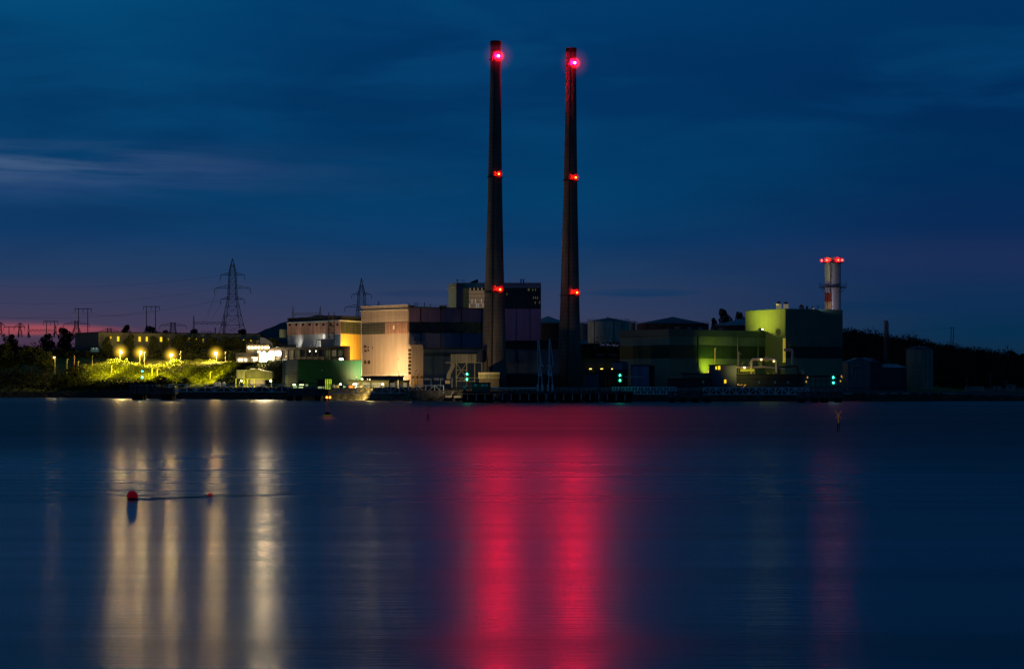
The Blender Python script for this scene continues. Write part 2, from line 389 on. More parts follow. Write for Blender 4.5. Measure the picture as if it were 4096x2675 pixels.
for i, px in enumerate(PXS):
    sh = shore(px)
    for s_ in S:
        Y = sh+s_; x = X(px, Y); z = gz(px, Y)
        if 1 < s_ < 12: z += .5*noise.noise((x*.3, Y*.3, 1))
        elif s_ > 45 and (px < 1130 or px > 2300): z += .9*noise.noise((x*.05, Y*.05, 2))+.4*noise.noise((x*.2, Y*.2, 5))
        vs.append((x, Y, z))
        grass = 1 if (s_ > 45 and (px < 1140 or px > 3400)) or s_ > 236 or px < 560 else 0
        cov.append((grass, 1 if s_ < 9 else 0, 0, 1))
m_ = len(S)
for i in range(len(PXS)-1):
    for j in range(m_-1): a = i*m_+j; fs.append((a, a+m_, a+m_+1, a+1))
mb = MB(); mb.add(vs, fs)
g = single('ground', mb, ground_mat(), kind='structure', org=(0, 0, 0), smooth=True)
ca = g.data.color_attributes.new('cover', 'FLOAT_COLOR', 'POINT')
ca.data.foreach_set('color', np.array(cov, dtype=np.float32).ravel())
# distant hill behind the switch house
mb = MB(); ridge = [(600, 1352), (900, 1349), (1010, 1335), (1060, 1318), (1100, 1303), (1140, 1289), (1200, 1268), (1280, 1262), (1350, 1262), (1420, 1275), (1600, 1310), (2300, 1330), (2400, 1345)]
vs = []; nn = 90
for i in range(nn+1):
    px = 600+i*1800/nn; py = float(np.interp(px, [r[0] for r in ridge], [r[1] for r in ridge]))
    for k, (Y, t) in enumerate(((3200, 0), (3600, .6), (4000, 1), (5000, 0))):
        vs.append((X(px, Y), Y, 15+(Z(py, 4000)-15)*t+(noise.noise((px*.02, k, 0))*3 if 0 < k < 3 else 0)))
mb.add(vs, [(i*4+k, i*4+4+k, i*4+5+k, i*4+1+k) for i in range(nn) for k in range(3)])
single('hills', mb, mat('far_hill', (.012, .05, .06), .95, var=.3, scale=.01), kind='structure', org=(0, 0, 0), smooth=True)

# ---------------------------------------------------------------- foliage
def leafmat(name, a, b):
    m = bpy.data.materials.new(name); m.use_nodes = True; n = m.node_tree; bs = n.nodes['Principled BSDF']
    g_ = n.nodes.new('ShaderNodeNewGeometry'); r = n.nodes.new('ShaderNodeValToRGB'); r.color_ramp.elements[0].color = (*a, 1); r.color_ramp.elements[1].color = (*b, 1)
    n.links.new(g_.outputs['Random Per Island'], r.inputs[0]); n.links.new(r.outputs[0], bs.inputs['Base Color']); bs.inputs['Roughness'].default_value = .8
    bs.inputs['Specular IOR Level'].default_value = .15; return m
M_LIT = leafmat('lit_scrub_leaf', (.07, .09, .015), (.24, .27, .05)); M_TREE = leafmat('tree_leaf', (.02, .03, .012), (.06, .07, .025))  # leaf copies for lamplit foliage, light put into the colour
M_DARK = leafmat('unlit_leaf', (.008, .012, .008), (.025, .03, .016)); M_BARK = mat('bark', (.05, .04, .03), .9)  # near-black leaf copy for foliage out of the lamplight
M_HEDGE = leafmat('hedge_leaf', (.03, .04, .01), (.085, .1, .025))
def clump(c, r, n, g_, sz=.75):
    a = g_.normal(size=(n, 3)); a /= np.linalg.norm(a, axis=1)[:, None]
    rr = r*(.72+.33*g_.random((n, 1))); return np.array(c)+a*rr*np.array([1, 1, sz])
def crown_pts(h, wd, n, seed, low=.3):
    g_ = np.random.default_rng(seed); out = []
    nc = 13
    for k in range(nc):
        t = g_.random(); z = h*(low+(1-low)*t*.9); env = math.sin(PI*min(1, .25+.72*t))**.7
        a = g_.random()*2*PI; rad = wd*.5*env*g_.random()**.5*.8
        r = wd*(.16+.14*g_.random())*(.6+.5*env)
        out.append(clump((rad*math.cos(a), rad*math.sin(a), min(z, h-r*.6)), r, n//nc, g_))
    return np.concatenate(out)
PROTO = {}
def tree(px, top, wpx, Y, kind, label, name='tree', group=None, leafm=None, cat='tree'):
    """one tree or bush standing on the ground: crown and trunk, own height and spread"""
    base = gz(px, Y)-.3; h = max(1.5, Z(top, Y)-base); wd = wpx*Y/FPX
    key = (kind, name, id(leafm))
    if key not in PROTO:
        t = Thing(name, label, cat, (X(px, Y), Y, base)); mb = MB()
        low = {0: .28, 1: .3, 2: .05}[min(kind, 2)]
        pts = crown_pts(10, 8 if kind < 2 else 12, 2600, kind*17+3, low)+np.array(t.loc)
        mb.leaves(pts, .62, kind); t.part('crown', mb, leafm or M_DARK)
        mb = MB(); x, y, z = t.loc; mb.beam((x, y, z), (x, y, z+5), .32, 7, .18)
        g_ = random.Random(kind)
        for k in range(6):
            a = k*1.05+g_.random(); mb.beam((x, y, z+2.4+.4*k), (x+2.2*math.cos(a), y+2.2*math.sin(a), z+5+.5*k), .13, 5, .04)
        t.part('trunk', mb, M_BARK); PROTO[key] = t.o; o = t.o
    else: o = dup(PROTO[key], (X(px, Y), Y, base), label=label)
    k = 8 if kind < 2 else 12
    o.scale = (wd/k, wd/k, h/10); o.rotation_euler = (0, 0, random.random()*6)
    if group: o['group'] = group
    elif 'group' in o: del o['group']
    return o
def scatter(name, pxr, yf, n, hr, m, label, cat, leaf=.55, per=36, seed=1, sz=.8):
    """undergrowth nobody could count: clumps of leaves standing on the slope"""
    g_ = np.random.default_rng(seed); out = []
    for _ in range(n):
        px = g_.uniform(*pxr); lo, hi = yf(px); Y = g_.uniform(lo, hi); r = g_.uniform(*hr)
        r *= .6+.9*max(0, .5+noise.noise((px*.03, Y*.06, seed)))
        out.append(clump((X(px, Y), Y, gz(px, Y)+r*.35), r, per, g_, sz))
    mb = MB(); mb.leaves(np.concatenate(out), leaf, seed)
    return single(name, mb, m, label, cat, kind='stuff', org=(X(sum(pxr)/2, 1200), 1200, 5))
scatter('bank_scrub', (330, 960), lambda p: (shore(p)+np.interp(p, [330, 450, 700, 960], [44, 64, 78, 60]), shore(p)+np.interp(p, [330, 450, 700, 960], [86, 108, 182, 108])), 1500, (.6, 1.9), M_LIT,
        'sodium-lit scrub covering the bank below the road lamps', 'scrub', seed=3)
scatter('mound_hedge', (770, 1135), lambda p: (shore(p)+np.interp(p, [770, 900, 1000, 1135], [95, 62, 64, 75]), shore(p)+np.interp(p, [770, 900, 1000, 1135], [150, 120, 108, 97])), 1100, (.9, 1.6), M_HEDGE,
        'dark clipped-looking hedge over the mound behind the open shed', 'hedge', per=45, seed=4, sz=.7)
scatter('shore_scrub', (-900, 620), lambda p: (shore(p)+12, shore(p)+np.interp(p, [-900, 0, 330, 620], [90, 90, 36, 22])), 1300, (1.0, 3.0), M_DARK,
        'black shoreline scrub at the left edge of the bay', 'scrub', leaf=.8, seed=5)
scatter('ridge_wood', (-900, 1150), lambda p: (shore(p)+np.interp(p, [-900, 330, 450, 700, 1150], [190, 165, 172, 236, 240]), shore(p)+np.interp(p, [-900, 330, 450, 700, 1150], [260, 192, 195, 268, 300])), 1000, (1.8, 3.4), M_TREE,
        'dark olive wood on the rise behind the row of road lamps', 'wood', leaf=.9, per=60, seed=6)
scatter('skyline_wood', (-1200, 420), lambda p: (1440, 1520), 520, (2.0, 4.0), M_DARK,
        'low black treetops along the left horizon', 'wood', leaf=1.0, per=50, seed=12)
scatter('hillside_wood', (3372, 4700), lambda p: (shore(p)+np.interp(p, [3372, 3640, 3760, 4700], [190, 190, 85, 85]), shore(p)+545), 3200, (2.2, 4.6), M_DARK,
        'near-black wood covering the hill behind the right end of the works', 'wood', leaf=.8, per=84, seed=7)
scatter('terrace_scrub', (2325, 2500), lambda p: (shore(p)+245, shore(p)+282), 160, (1.2, 2.4), M_DARK,
        'dark scrub on the slope below the pale storage tank', 'scrub', leaf=.7, per=50, seed=8)
scatter('terrace_wood', (2520, 3000), lambda p: (1360, 1420), 260, (2.0, 3.6), M_DARK,
        'thin dark wood line behind the low-roofed oil tanks', 'wood', leaf=1.0, per=50, seed=9)
G_ = 'trees in front of the long lit building'
for args in (
 (46, 1338, 60, 1440, 0, 'rounded dark skyline tree left of the twin-pole line, near the left edge'),
 (190, 1333, 55, 1440, 1, 'dark skyline tree under the small twin-pole line support'),
 (255, 1313, 80, 1440, 0, 'broad dark tree under the squat lattice tower at the left'),
 (505, 1298, 48, 1460, 1, 'small pointed dark tree above the lit windows, alone on the skyline'),
 (602, 1306, 80, 1460, 0, 'broad dark skyline tree behind the right-hand tall twin-pole line'),
 (664, 1319, 42, 1460, 1, 'low dark skyline tree beside the second squat lattice tower'),
 (775, 1318, 60, 1460, 0, 'thin-topped skyline tree at the left post of the gantry'),
 (730, 1332, 46, 1460, 1, 'low dark skyline tree between squat tower and gantry'),
 (967, 1318, 66, 1460, 0, 'dark skyline tree at the right foot of the tall pylon'),
 (1035, 1336, 70, 1460, 1, 'low skyline tree on the right of the tall pylon, before the far hill'),
 (428, 1346, 40, 1282, 1, 'tree in front of the long lit building, at its left corner'),
 (522, 1340, 56, 1280, 0, 'round tree standing between second and third lit windows of the long building'),
 (615, 1342, 50, 1280, 1, 'tree hiding the wall between fifth and sixth lit windows'),
 (660, 1348, 34, 1280, 0, 'narrow tree by the sixth lit window of the long building'),
 (716, 1340, 60, 1290, 1, 'tree in front of the middle of the long building'),
 (775, 1342, 44, 1300, 0, 'tree half covering a lit window right of the long building middle'),
 (840, 1344, 50, 1300, 1, 'tree before the right half of the long building'),
 (898, 1347, 44, 1300, 0, 'tree left of the last close group of lit windows'),
 (952, 1346, 46, 1300, 1, 'tree near the right end of the long building'),
 (1090, 1352, 90, 1260, 0, 'olive tree behind the curved roof shell'),
 (738, 1343, 52, 1296, 0, 'tree in the dark stretch right of the long building middle, left of a lit window'),
 (800, 1345, 40, 1298, 1, 'tree squeezed between two lit windows in the right half of the long building'),
 (856, 1349, 44, 1302, 1, 'tree just left of the window pair above the rightmost bright lamp'),
 (925, 1350, 52, 1304, 0, 'wide tree above the rightmost bright lamp, hiding the wall base'),
 (990, 1352, 50, 1300, 0, 'tree above the low beige wing of the lit building'),
 (1018, 1356, 46, 1296, 1, 'last tree before the curved roof shell'),
 (20, 1375, 130, 1265, 0, 'large dark tree cut by the left picture edge'),
 (125, 1384, 140, 1262, 1, 'large dark tree left of the lone lit lamp'),
 (188, 1408, 90, 1245, 0, 'dark tree directly left of the lone lit lamp'),
 (2893, 1238, 66, 1420, 0, 'tall dark tree on the skyline left of the yellow-lit block'),
 (2958, 1246, 50, 1420, 1, 'smaller dark tree beside the yellow-lit block'),
 (2856, 1270, 34, 1420, 1, 'lowest dark tree of the three left of the yellow-lit block'),
 (4044, 1404, 60, 1300, 0, 'dark tree on the far right horizon'),
 (4096, 1412, 60, 1290, 1, 'dark tree cut by the right picture edge'),
 (3925, 1398, 42, 1400, 1, 'small dark tree on the crest of the right hill'),
):
    px, top, wp, Y, k, lb = args
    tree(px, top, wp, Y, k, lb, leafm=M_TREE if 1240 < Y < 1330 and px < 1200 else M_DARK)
for px, top, wp, Y, lb in ((290, 1458, 140, 1176, 'big dome-shaped dark bush left of the lit fence'), (648, 1497, 100, 1060, 'round black bush on the shore left of the blue footbridge'),
                  (590, 1515, 44, 1062, 'low black bush at the left flank of the round shore bush'), (735, 1508, 60, 1058, 'small dark bush in front of the brightest scrub'),
                  (800, 1441, 60, 1205, 'leafy bush on the road edge left of the rightmost bright lamp'), (752, 1446, 54, 1200, 'darker leafy bush on the bank crest left of its taller neighbour'),
                  (842, 1443, 46, 1195, 'leafy bush under the rightmost bright lamp'), (508, 1431, 18, 1212, 'small rounded bush on the crest between the two left bright lamps'),
                  (935, 1446, 50, 1110, 'low leafy bush in front of the lit entrance block')):
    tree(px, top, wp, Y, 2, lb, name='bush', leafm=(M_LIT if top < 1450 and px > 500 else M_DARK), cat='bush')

# rocks of the sea wall
def rocks(name, pxr, n, label, seed, smin=.35, smax=.95, hi=7.5, m=None):
    g_ = random.Random(seed); mb = MB()
    for _ in range(n):
        px = g_.uniform(*pxr); s_ = g_.uniform(-1.5, hi); Y = shore(px)+s_; r = g_.uniform(smin, smax)
        c_ = Vector((X(px, Y), Y, max(-.1, gz(px, Y))+.15)); vs = []
        q = [(-1, -1, -1), (1, -1, -1), (1, 1, -1), (-1, 1, -1), (-1, -1, 1), (1, -1, 1), (1, 1, 1), (-1, 1, 1)]
        a = g_.random()*3
        for v in q:
            x, y, z = [k*r*g_.uniform(.55, 1.0) for k in v]
            vs.append(c_+Vector((x*math.cos(a)-y*math.sin(a), x*math.sin(a)+y*math.cos(a), z*.75)))
        mb.add(vs, [(3, 2, 1, 0), (4, 5, 6, 7), (0, 1, 5, 4), (1, 2, 6, 5), (2, 3, 7, 6), (3, 0, 4, 7)])
    single(name, mb, m or M_ROCK, label, 'rocks', kind='stuff', org=(X(sum(pxr)/2, shore(pxr[0])), shore(pxr[0]), 0))
M_ROCK = mat('sea_wall_rock', (.2, .17, .12), .9, var=.5, scale=.7, bump=.1)
M_ROCKD = mat('dark_rock', (.06, .055, .05), .95, var=.5, scale=.5)
rocks('sea_wall_rocks', (1285, 1700), 1500, 'boulders of the sea wall, lit yellow below the quay sheds', 1)
rocks('shore_rocks', (-600, 1290), 2200, 'dark boulders along the left shoreline', 2, m=M_ROCKD)
rocks('shore_rocks', (1700, 4600), 2200, 'dark boulders of the low sea wall along the right shore', 3, hi=6, m=M_ROCKD)
# ---------------------------------------------------------------- paints
C_CREAM = mat('cream_cladding', (.42, .345, .27), .6, var=.10, scale=.08, streak=.15)
C_GREY = mat('pale_grey_cladding', (.36, .38, .38), .6, var=.08, scale=.1, streak=.1)
C_PURP = mat('mauve_cladding', (.34, .21, .29), .55, var=.12, scale=.08, streak=.14)
C_BLUEG = mat('blue_grey_cladding', (.20, .22, .30), .55, var=.12, scale=.08, streak=.14)
C_TEAL = mat('teal_cladding', (.16, .30, .32), .6, var=.1, scale=.1, streak=.1)
C_DKB = mat('dark_blue_cladding', (.08, .12, .165), .6, var=.2, scale=.1, streak=.15)
C_BLACK = mat('black_sheet', (.018, .02, .026), .7, var=.3, scale=.2, streak=.2)
C_GLASSD = mat('dark_glazing', (.012, .016, .02), .25, var=.5, scale=.3, stretch=(1, 1, 1), spec=.5)
C_WOOD = mat('timber_look_panels', (.34, .19, .13), .6, var=.3, scale=.25, streak=.5)
C_ROOFD = mat('roof_felt', (.02, .022, .028), .9, var=.3)
C_TRIM = mat('white_trim', (.6, .6, .58), .6, var=.1)
C_GRN = mat('mid_green_sheet', (.008, .10, .045), .5, var=.1, scale=.1, streak=.12)
C_GRNL = mat('pale_green_sheet', (.14, .30, .20), .5, var=.2, scale=.06, streak=.1)
C_CCG = mat('sage_sheet', (.17, .30, .21), .55, var=.1, scale=.1, streak=.08)
C_CCT = mat('sage_block_sheet', (.26, .34, .15), .55, var=.06, scale=.08, streak=.06)
C_CCD = mat('bottle_green_band', (.008, .055, .022), .5, var=.1, scale=.1)
C_CCF = mat('dark_green_fascia', (.06, .14, .11), .55, var=.1, scale=.1)
C_BROWN = mat('brown_concrete', (.11, .085, .065), .8, var=.2, scale=.4)
C_CONC = mat('concrete', (.16, .155, .145), .85, var=.3, scale=.35, streak=.3)
C_CONCD = mat("wet_concrete", (.09, .092, .095), .8, var=.4, scale=.4, streak=.4)
C_PILE = mat('tarred_pile', (.006, .007, .008), .8, var=.3)
C_STEELD = mat('dark_steel', (.03, .035, .045), .6, .2, var=.2)
C_STEELB = mat('blue_grey_steel', (.55, .72, .80), .5, .1, var=.15)
C_GALV = mat('galvanised_steel', (.30, .31, .33), .45, .5, var=.15)
C_TANK = mat('pale_tank_paint', (.40, .43, .37), .6, var=.2, scale=.2, streak=.35)
C_RUSTD = mat('dark_red_tank', (.10, .05, .045), .8, var=.4, scale=.3, streak=.4)
C_TROOF = mat('tank_roof', (.25, .28, .32), .5, .2, var=.2, scale=.2)
C_TROOFD = mat('dark_tank_roof', (.10, .11, .14), .6, .1, var=.3, scale=.2)
E_WIN = glow('window_light_yellow', (1, .66, .02), 1.3)
E_WINW = mat('window_light_white', (.3, .3, .3), var=.6, scale=2.5, emis=(1, .9, .62), es=.9)
E_DIM = mat('dim_window', (.10, .12, .07), .4, var=.7, scale=1.2, emis=(.8, .85, .35), es=.07)
E_DIM2 = mat('warm_dim_window', (.14, .10, .06), .4, var=.7, scale=1.2, emis=(1, .75, .4), es=.13)
G0 = 4.6
def louvre(wl, mb, x0, x1, y0, y1, n, out, wpx=.5, horiz=True):
    for k in range(n):
        if horiz: y = y0+(y1-y0)*(k+.5)/n; wl.box(mb, x0, x1, y-wpx, y+wpx, out)
        else: x = x0+(x1-x0)*(k+.5)/n; wl.box(mb, x-wpx, x+wpx, y0, y1, out)
    return mb
def rail(mb, pts, h=1.1, step=2.5, r=.035, bars=2):
    for a, b in zip(pts, pts[1:]):
        a, b = Vector(a), Vector(b); n = max(1, int((b-a).length/step))
        for k in range(bars): o = Vector((0, 0, h*(k+1)/bars)); mb.beam(a+o, b+o, r)
        for i in range(n+1): p = a.lerp(b, i/n); mb.beam(p, p+Vector((0, 0, h)), r)
    return mb

# ---- long low building on the rise, lit windows
L_, C_, R_ = (300, 1330), (395, 1300), (1042, 1345)
t = Thing('long_building', 'long low grey building on the rise with a row of small lit windows', 'building', (X(395, 1300), 1300, 20))
wl = Wall(C_, R_); wf = Wall(L_, C_)
t.part('wall', MB().prism(para(L_, C_, R_), 18, Z(1330, 1300)), mat('render_wall', (.30, .29, .2), .85, var=.2, scale=.2, streak=.2))
t.part('roof', MB().prism([tuple((Vector(p)-Vector((X(600, 1340), 1340)))*1.01+Vector((X(600, 1340), 1340))) for p in para(L_, C_, R_)], Z(1330, 1300)+.01, Z(1327, 1300)), C_ROOFD)
for px, py, h_, w_ in ((443, 1350, 9, 6), (472.7, 1355, 19, 8), (530, 1356, 12, 4), (558.5, 1356, 19, 8), (587, 1356, 18, 7), (644, 1357, 18, 8), (673, 1360, 11, 5),
               (756, 1360, 17, 7), (784, 1356, 6, 5), (812, 1362, 15, 5), (867, 1364, 13, 6), (894, 1363, 16, 7), (923, 1363, 11, 5), (975, 1363, 11, 5), (1002, 1366, 14, 6), (1030, 1367, 12, 5)):
    t.part('window', wl.box(MB(), px-w_/2, px+w_/2, py-h_/2, py+h_/2, .15), (E_WIN, glow('window_light_amber', (1, .56, .02), .75), glow('window_light_dim', (1, .62, .03), .4))[0 if w_ > 6 else random.choice((1, 2))])
t.part('end_wall', wf.box(MB(), 301, 394, 1331, 1400, .1), mat('end_wall', (.07, .085, .1), .8, var=.2))
b = Thing('portable_cabin', 'small blue cabin with two white panels below the long building', 'cabin', (X(378, 1285), 1285, 20))
wb = Wall((363, 1285), (393, 1285)); p = wb.at(363); q = wb.at(393)
b.part('wall', MB().box(p.x, q.x, 1285, 1288, Z(1407, 1285), Z(1390, 1285)), mat('glowing_blue_paint', (.05, .16, .3), .6, emis=(.02, .12, .3), es=.06))  # wall given a faint blue glow in place of light
for x_ in (374, 386): b.part('window', wb.box(MB(), x_-2, x_+2, 1392, 1396, .1), mat('cabin_window', (.5, .5, .55), .5, emis=(.4, .5, .6), es=.3))

# ---- switch house (behind the control block)
L_, C_, R_ = (1150, 1060), (1363, 1022), (1449, 1042)
t = Thing('switch_house', 'grey and orange-lit hall with timber-coloured band and flat black parapet', 'building', (X(1363, 1022), 1022, G0))
wl = Wall(L_, C_); wr = Wall(C_, R_); zt = wl.z(1363, 1262)
t.part('wall', MB().prism(para(L_, C_, R_), G0-1, zt-1.6), C_GREY)
t.part('parapet', MB().prism([tuple((Vector(p)-wl.A)*1.004+wl.A+Vector((0, -.15))) for p in para(L_, C_, R_)], zt-1.59, zt), C_BLACK)
mb = MB(); wl.zbox(mb, wl.A, wl.B, wl.z(1260, 1287)-.2, wl.z(1260, 1287)+.25, .5); wr.zbox(mb, wr.A, wr.B, wl.z(1260, 1287)-.2, wl.z(1260, 1287)+.25, .5); t.part('cornice', mb, C_TRIM)
zb0, zb1 = wl.z(1260, 1337), wl.z(1260, 1291)
t.part('timber_band', wl.zbox(MB(), wl.A, wl.B, zb0, zb1, .12), mat('glowing_timber', (.34, .19, .13), .6, var=.3, scale=.25, streak=.5, emis=(1, .5, .3), es=.05))  # timber band's lamplight partly put in as emission
t.part('glazed_band', wr.zbox(MB(), wr.A, wr.B, zb0, zb1, .12), mat('greenish_glazing', (.06, .06, .03), .4, var=.5, scale=.3, streak=.4, emis=(.9, .7, .3), es=.02))
mb = MB(); louvre(wl, mb, 1150, 1362, 1291, 1337, 24, .17, .45, False); louvre(wl, mb, 1150, 1362, 1306, 1337, 2, .19, .6); t.part('band_frame', mb, C_WOOD)
mb = MB(); louvre(wr, mb, 1364, 1449, 1291, 1335, 6, .17, .4, False); louvre(wr, mb, 1364, 1449, 1296, 1330, 3, .19, .5); t.part('band_frame', mb, C_STEELD)
for px in (1160.5, 1187, 1213, 1240, 1268, 1295, 1324.5, 1351): t.part('window', wl.box(MB(), px-4, px+4, 1293, 1303, .2), C_GLASSD)
t.part('orange_panel', wr.box(MB(), 1364, 1448.5, 1336, 1440, .1), mat('ochre_cladding', (.55, .34, .10), .6, var=.05, scale=.1, streak=.1))
mb = MB()   # penthouse on the lower roof in front of the wall
p0 = P(1277, 1388, 1022); p1 = P(1336, 1388, 1022)
t.part('lower_wall_panel', wl.box(MB(), 1336, 1362, 1338, 1392, .2), C_DKB)
s = Thing('stair_tower', 'dark open lattice stair tower against the timber band', 'stair', (X(1327, 1015), 1015, G0))
mb = MB(); xs = (X(1316, 1015), X(1337, 1015)); ys = (1012.5, 1015); zz = [Z(y, 1014) for y in range(1388, 1248, -14)]
for x in xs:
    for y in ys: mb.beam((x, y, G0), (x, y, Z(1248, 1014)), .1)
s.part('frame', mb, C_STEELD); mb = MB()
for i, z in enumerate(zz):
    mb.box(xs[0], xs[1], ys[0], ys[1], z-.06, z+.06)
    if i: mb.beam((xs[i % 2], ys[0], zz[i-1]), (xs[1-i % 2], ys[0], z), .12)
s.part('stair_flights', mb, C_STEELD)

# ---- control building (two storeys, brown frames, lit rooms)
L_, R_ = (1075, 1070), (1376, 1002)
t = Thing('control_building', 'two-storey brown building with long window bands, brightly lit entrance', 'building', (X(1376, 1002), 1002, G0))
wl = Wall(L_, R_); A, B = wl.A, wl.B; back = Vector((2, 6.5))
t.part('wall', MB().prism([tuple(A), tuple(B), tuple(B+back), tuple(A+back)], G0-.5, wl.z(1200, 1398)), C_BROWN)
za = wl.z(1225, 1398); o = wl.n*.5
t.part('roof', MB().prism([tuple(A+o), tuple(B+o), tuple(B+back), tuple(A+back)], za+.01, wl.z(1225, 1388)), mat('brown_fascia', (.085, .055, .04), .8, var=.2))
sp_ = MB(); wl.box(sp_, 1077, 1375, 1427, 1435, .35); t.part('spandrel', sp_, mat('tan_concrete', (.26, .2, .13), .8, var=.2))
edges = [1077, 1103, 1129]+[1129+24.7*k for k in range(1, 11)]
lit = {0: E_WINW, 1: E_WINW, 2: E_DIM2, 3: E_DIM2, 4: E_DIM, 5: C_GLASSD, 6: C_GLASSD, 7: C_GLASSD, 8: C_GLASSD, 9: E_DIM, 10: E_DIM2, 11: E_DIM}
for k, (a, b_) in enumerate(zip(edges, edges[1:])):
    f = t.part('window', wl.box(MB(), a+2, b_-2, 1400, 1427, .12), lit[k])
    mb = MB(); louvre(wl, mb, a+2, b_-2, 1400, 1427, 4, .2, .7, False); t.part('window_frame', mb, C_BROWN, parent=f)
    f = t.part('window', wl.box(MB(), a+2, b_-2, 1437, 1450, .12), E_WINW if k in (0, 1, 2) else E_DIM2 if k % 3 else E_DIM)
    mb = MB(); wl.box(mb, b_-2, b_+1.4, 1397, 1450, .5); t.part('pilaster', mb, C_BROWN)
    if k > 1:
        c_ = wl.at((a+b_)/2+random.uniform(-6, 6)); z_ = Z(1440, c_.y)
        t.part('ceiling_light', MB().box(c_.x-.3, c_.x+.3, c_.y-.5, c_.y-.2, z_-.12, z_+.15), glow('ceiling_tube', (1, .93, .7), 4 if k > 3 else 8))
        if k in (6, 7): c2 = wl.at((a+b_)/2); t.part('ceiling_light', MB().box(c2.x-.25, c2.x+.25, c2.y-.5, c2.y-.2, Z(1405, c2.y)-.1, Z(1403, c2.y)+.1), glow('ceiling_tube', (1, .93, .7), 4))
t.part('lit_blind', wl.box(MB(), 1079, 1101, 1407, 1419, .3), glow('blind_glow', (1, .80, .46), 55))
t.part('lit_blind', wl.box(MB(), 1106, 1127, 1404, 1420, .3), glow('blind_glow', (1, .80, .46), 55))
# left wing
YW = 1076
def bx(mb, x0, x1, y0, y1, Yf, dep): return mb.box(X(x0, Yf), X(x1, Yf), Yf, Yf+dep, Z(y1, Yf), Z(y0, Yf))
M_BEIGE = mat('beige_render', (.34, .29, .18), .8, var=.1, scale=.2)
t.part('wing_wall', bx(MB(), 984, 1074, 1380, 1446, YW, 14), M_BEIGE)
t.part('wing_fascia', bx(MB(), 982, 1077, 1374, 1380, YW-.6, 15), C_BROWN)
t.part('low_wing_wall', bx(MB(), 944, 1034, 1427, 1449, YW-5, 5), M_BEIGE)
t.part('low_wing_roof', bx(MB(), 942, 1036, 1410, 1427, YW-6, 6), mat('tan_fascia', (.26, .22, .14), .8, var=.1))
wing = Wall((960, YW), (1075, YW)); low = Wall((940, YW-5), (1040, YW-5))
for a, b_ in ((1018, 1023), (1024, 1028)): t.part('window', wing.box(MB(), a, b_, 1397, 1410, .1), E_DIM)
t.part('lit_window', wing.box(MB(), 1031, 1042, 1405, 1411, .5), glow('window_flood', (1, .92, .75), 4))
t.part('lit_soffit', low.box(MB(), 1007, 1036, 1428, 1432, .6), glow('soffit_light', (1, .85, .5), 2.5))
t.part('doorway_light_shield', wing.box(MB(), 1038, 1073, 1412, 1447, 7.2), M_BEIGE); t.part('lit_doorway', MB().add([P(1040, 1445, YW-7.25), P(1071, 1445, YW-7.25), P(1071, 1415, YW-7.25), P(1040, 1415, YW-7.25)], [(0, 1, 2, 3)]), glow('entrance_flood', (1, .74, .38), 300))  # beige box added behind the panel to keep its light off the wing
mb = MB(); c_ = P(1056, 1412, YW-7.6); mb.ball(c_, .7, 16, 10); t.part('entrance_floodlight', mb, glow('floodlight_face', (1, .80, .50), 22), origin=c_, smooth=True)
c_ = P(1079, 1436, YW-7); t.part('entrance_floodlight', MB().ball(c_, .5, 12, 8), glow('floodlight_face', (1, .80, .50), 22), origin=c_, smooth=True)
for px in (996, 1009, 1022, 1035, 1048.5, 1062, 1074):
    c_ = P(px, 1390, YW-.5); t.part('globe_light', MB().ball(c_, .45, 12, 8), glow('globe_glass', (1, .82, .48), 11), origin=c_, smooth=True)
for px in (956.5, 967, 983, 1017, 1027):
    c_ = P(px, 1439, YW-5.6); t.part('globe_light', MB().ball(c_, .42, 12, 8), glow('globe_glass', (1, .82, .48), 11), origin=c_, smooth=True)
mb = MB(); zr = Z(1374, YW); rail(mb, [(X(985, YW), YW, zr), (X(1076, YW), YW, zr)], 1.1, 2.4, .05)
zr = wl.z(1225, 1388); rail(mb, [(A.x, A.y, zr), (X(1182, 1046), 1046, zr)], 1.1, 2.6, .05); t.part('roof_railing', mb, C_GALV)
# curved roof shell
mb = MB(); pr = [(1040, 1376), (1040, 1352), (1044, 1348), (1053, 1350), (1062, 1355), (1072, 1362), (1080, 1368), (1087, 1376)]
v1 = [P(a, b_, 1082) for a, b_ in pr]; v2 = [P(a, b_, 1082)+Vector((0, 6, 0)) for a, b_ in pr]; n_ = len(pr)
mb.add(v1+v2, [tuple(range(n_)), tuple(range(n_, 2*n_))[::-1]]+[(k, k+n_, (k+1) % n_+n_, (k+1) % n_) for k in range(n_)])
t.part('curved_roof_shell', mb, mat('shell_render', (.33, .28, .2), .7, var=.05, emis=(1, .8, .5), es=.06))  # shell glows faintly in place of light falling on it
mb = MB(); bx(mb, 1100, 1180, 1378, 1388, 1048, 5); bx(mb, 1130, 1150, 1372, 1378, 1049, 3); t.part('roof_plant', mb, C_STEELD)
h = Thing('roof_kiosk', 'small pale roof kiosk with stepped lean-to on the control building', 'kiosk', (X(1310, 1012), 1012, Z(1388, 1012)))
h.part('wall', bx(MB(), 1284, 1334, 1356, 1388, 1010, 5), mat('kiosk_sheet', (.22, .26, .30), .6, var=.1))
h.part('canopy', bx(MB(), 1264, 1286, 1357, 1359, 1009, 4).add([], []), C_TRIM)
h.part('canopy', bx(MB(), 1238, 1265, 1366, 1368, 1009, 4), C_TRIM)
mb = MB()
for px in (1239, 1250, 1262, 1273): mb.beam(P(px, 1388, 1009.3), P(px, 1367, 1009.3), .12)
h.part('post', mb, C_TRIM)
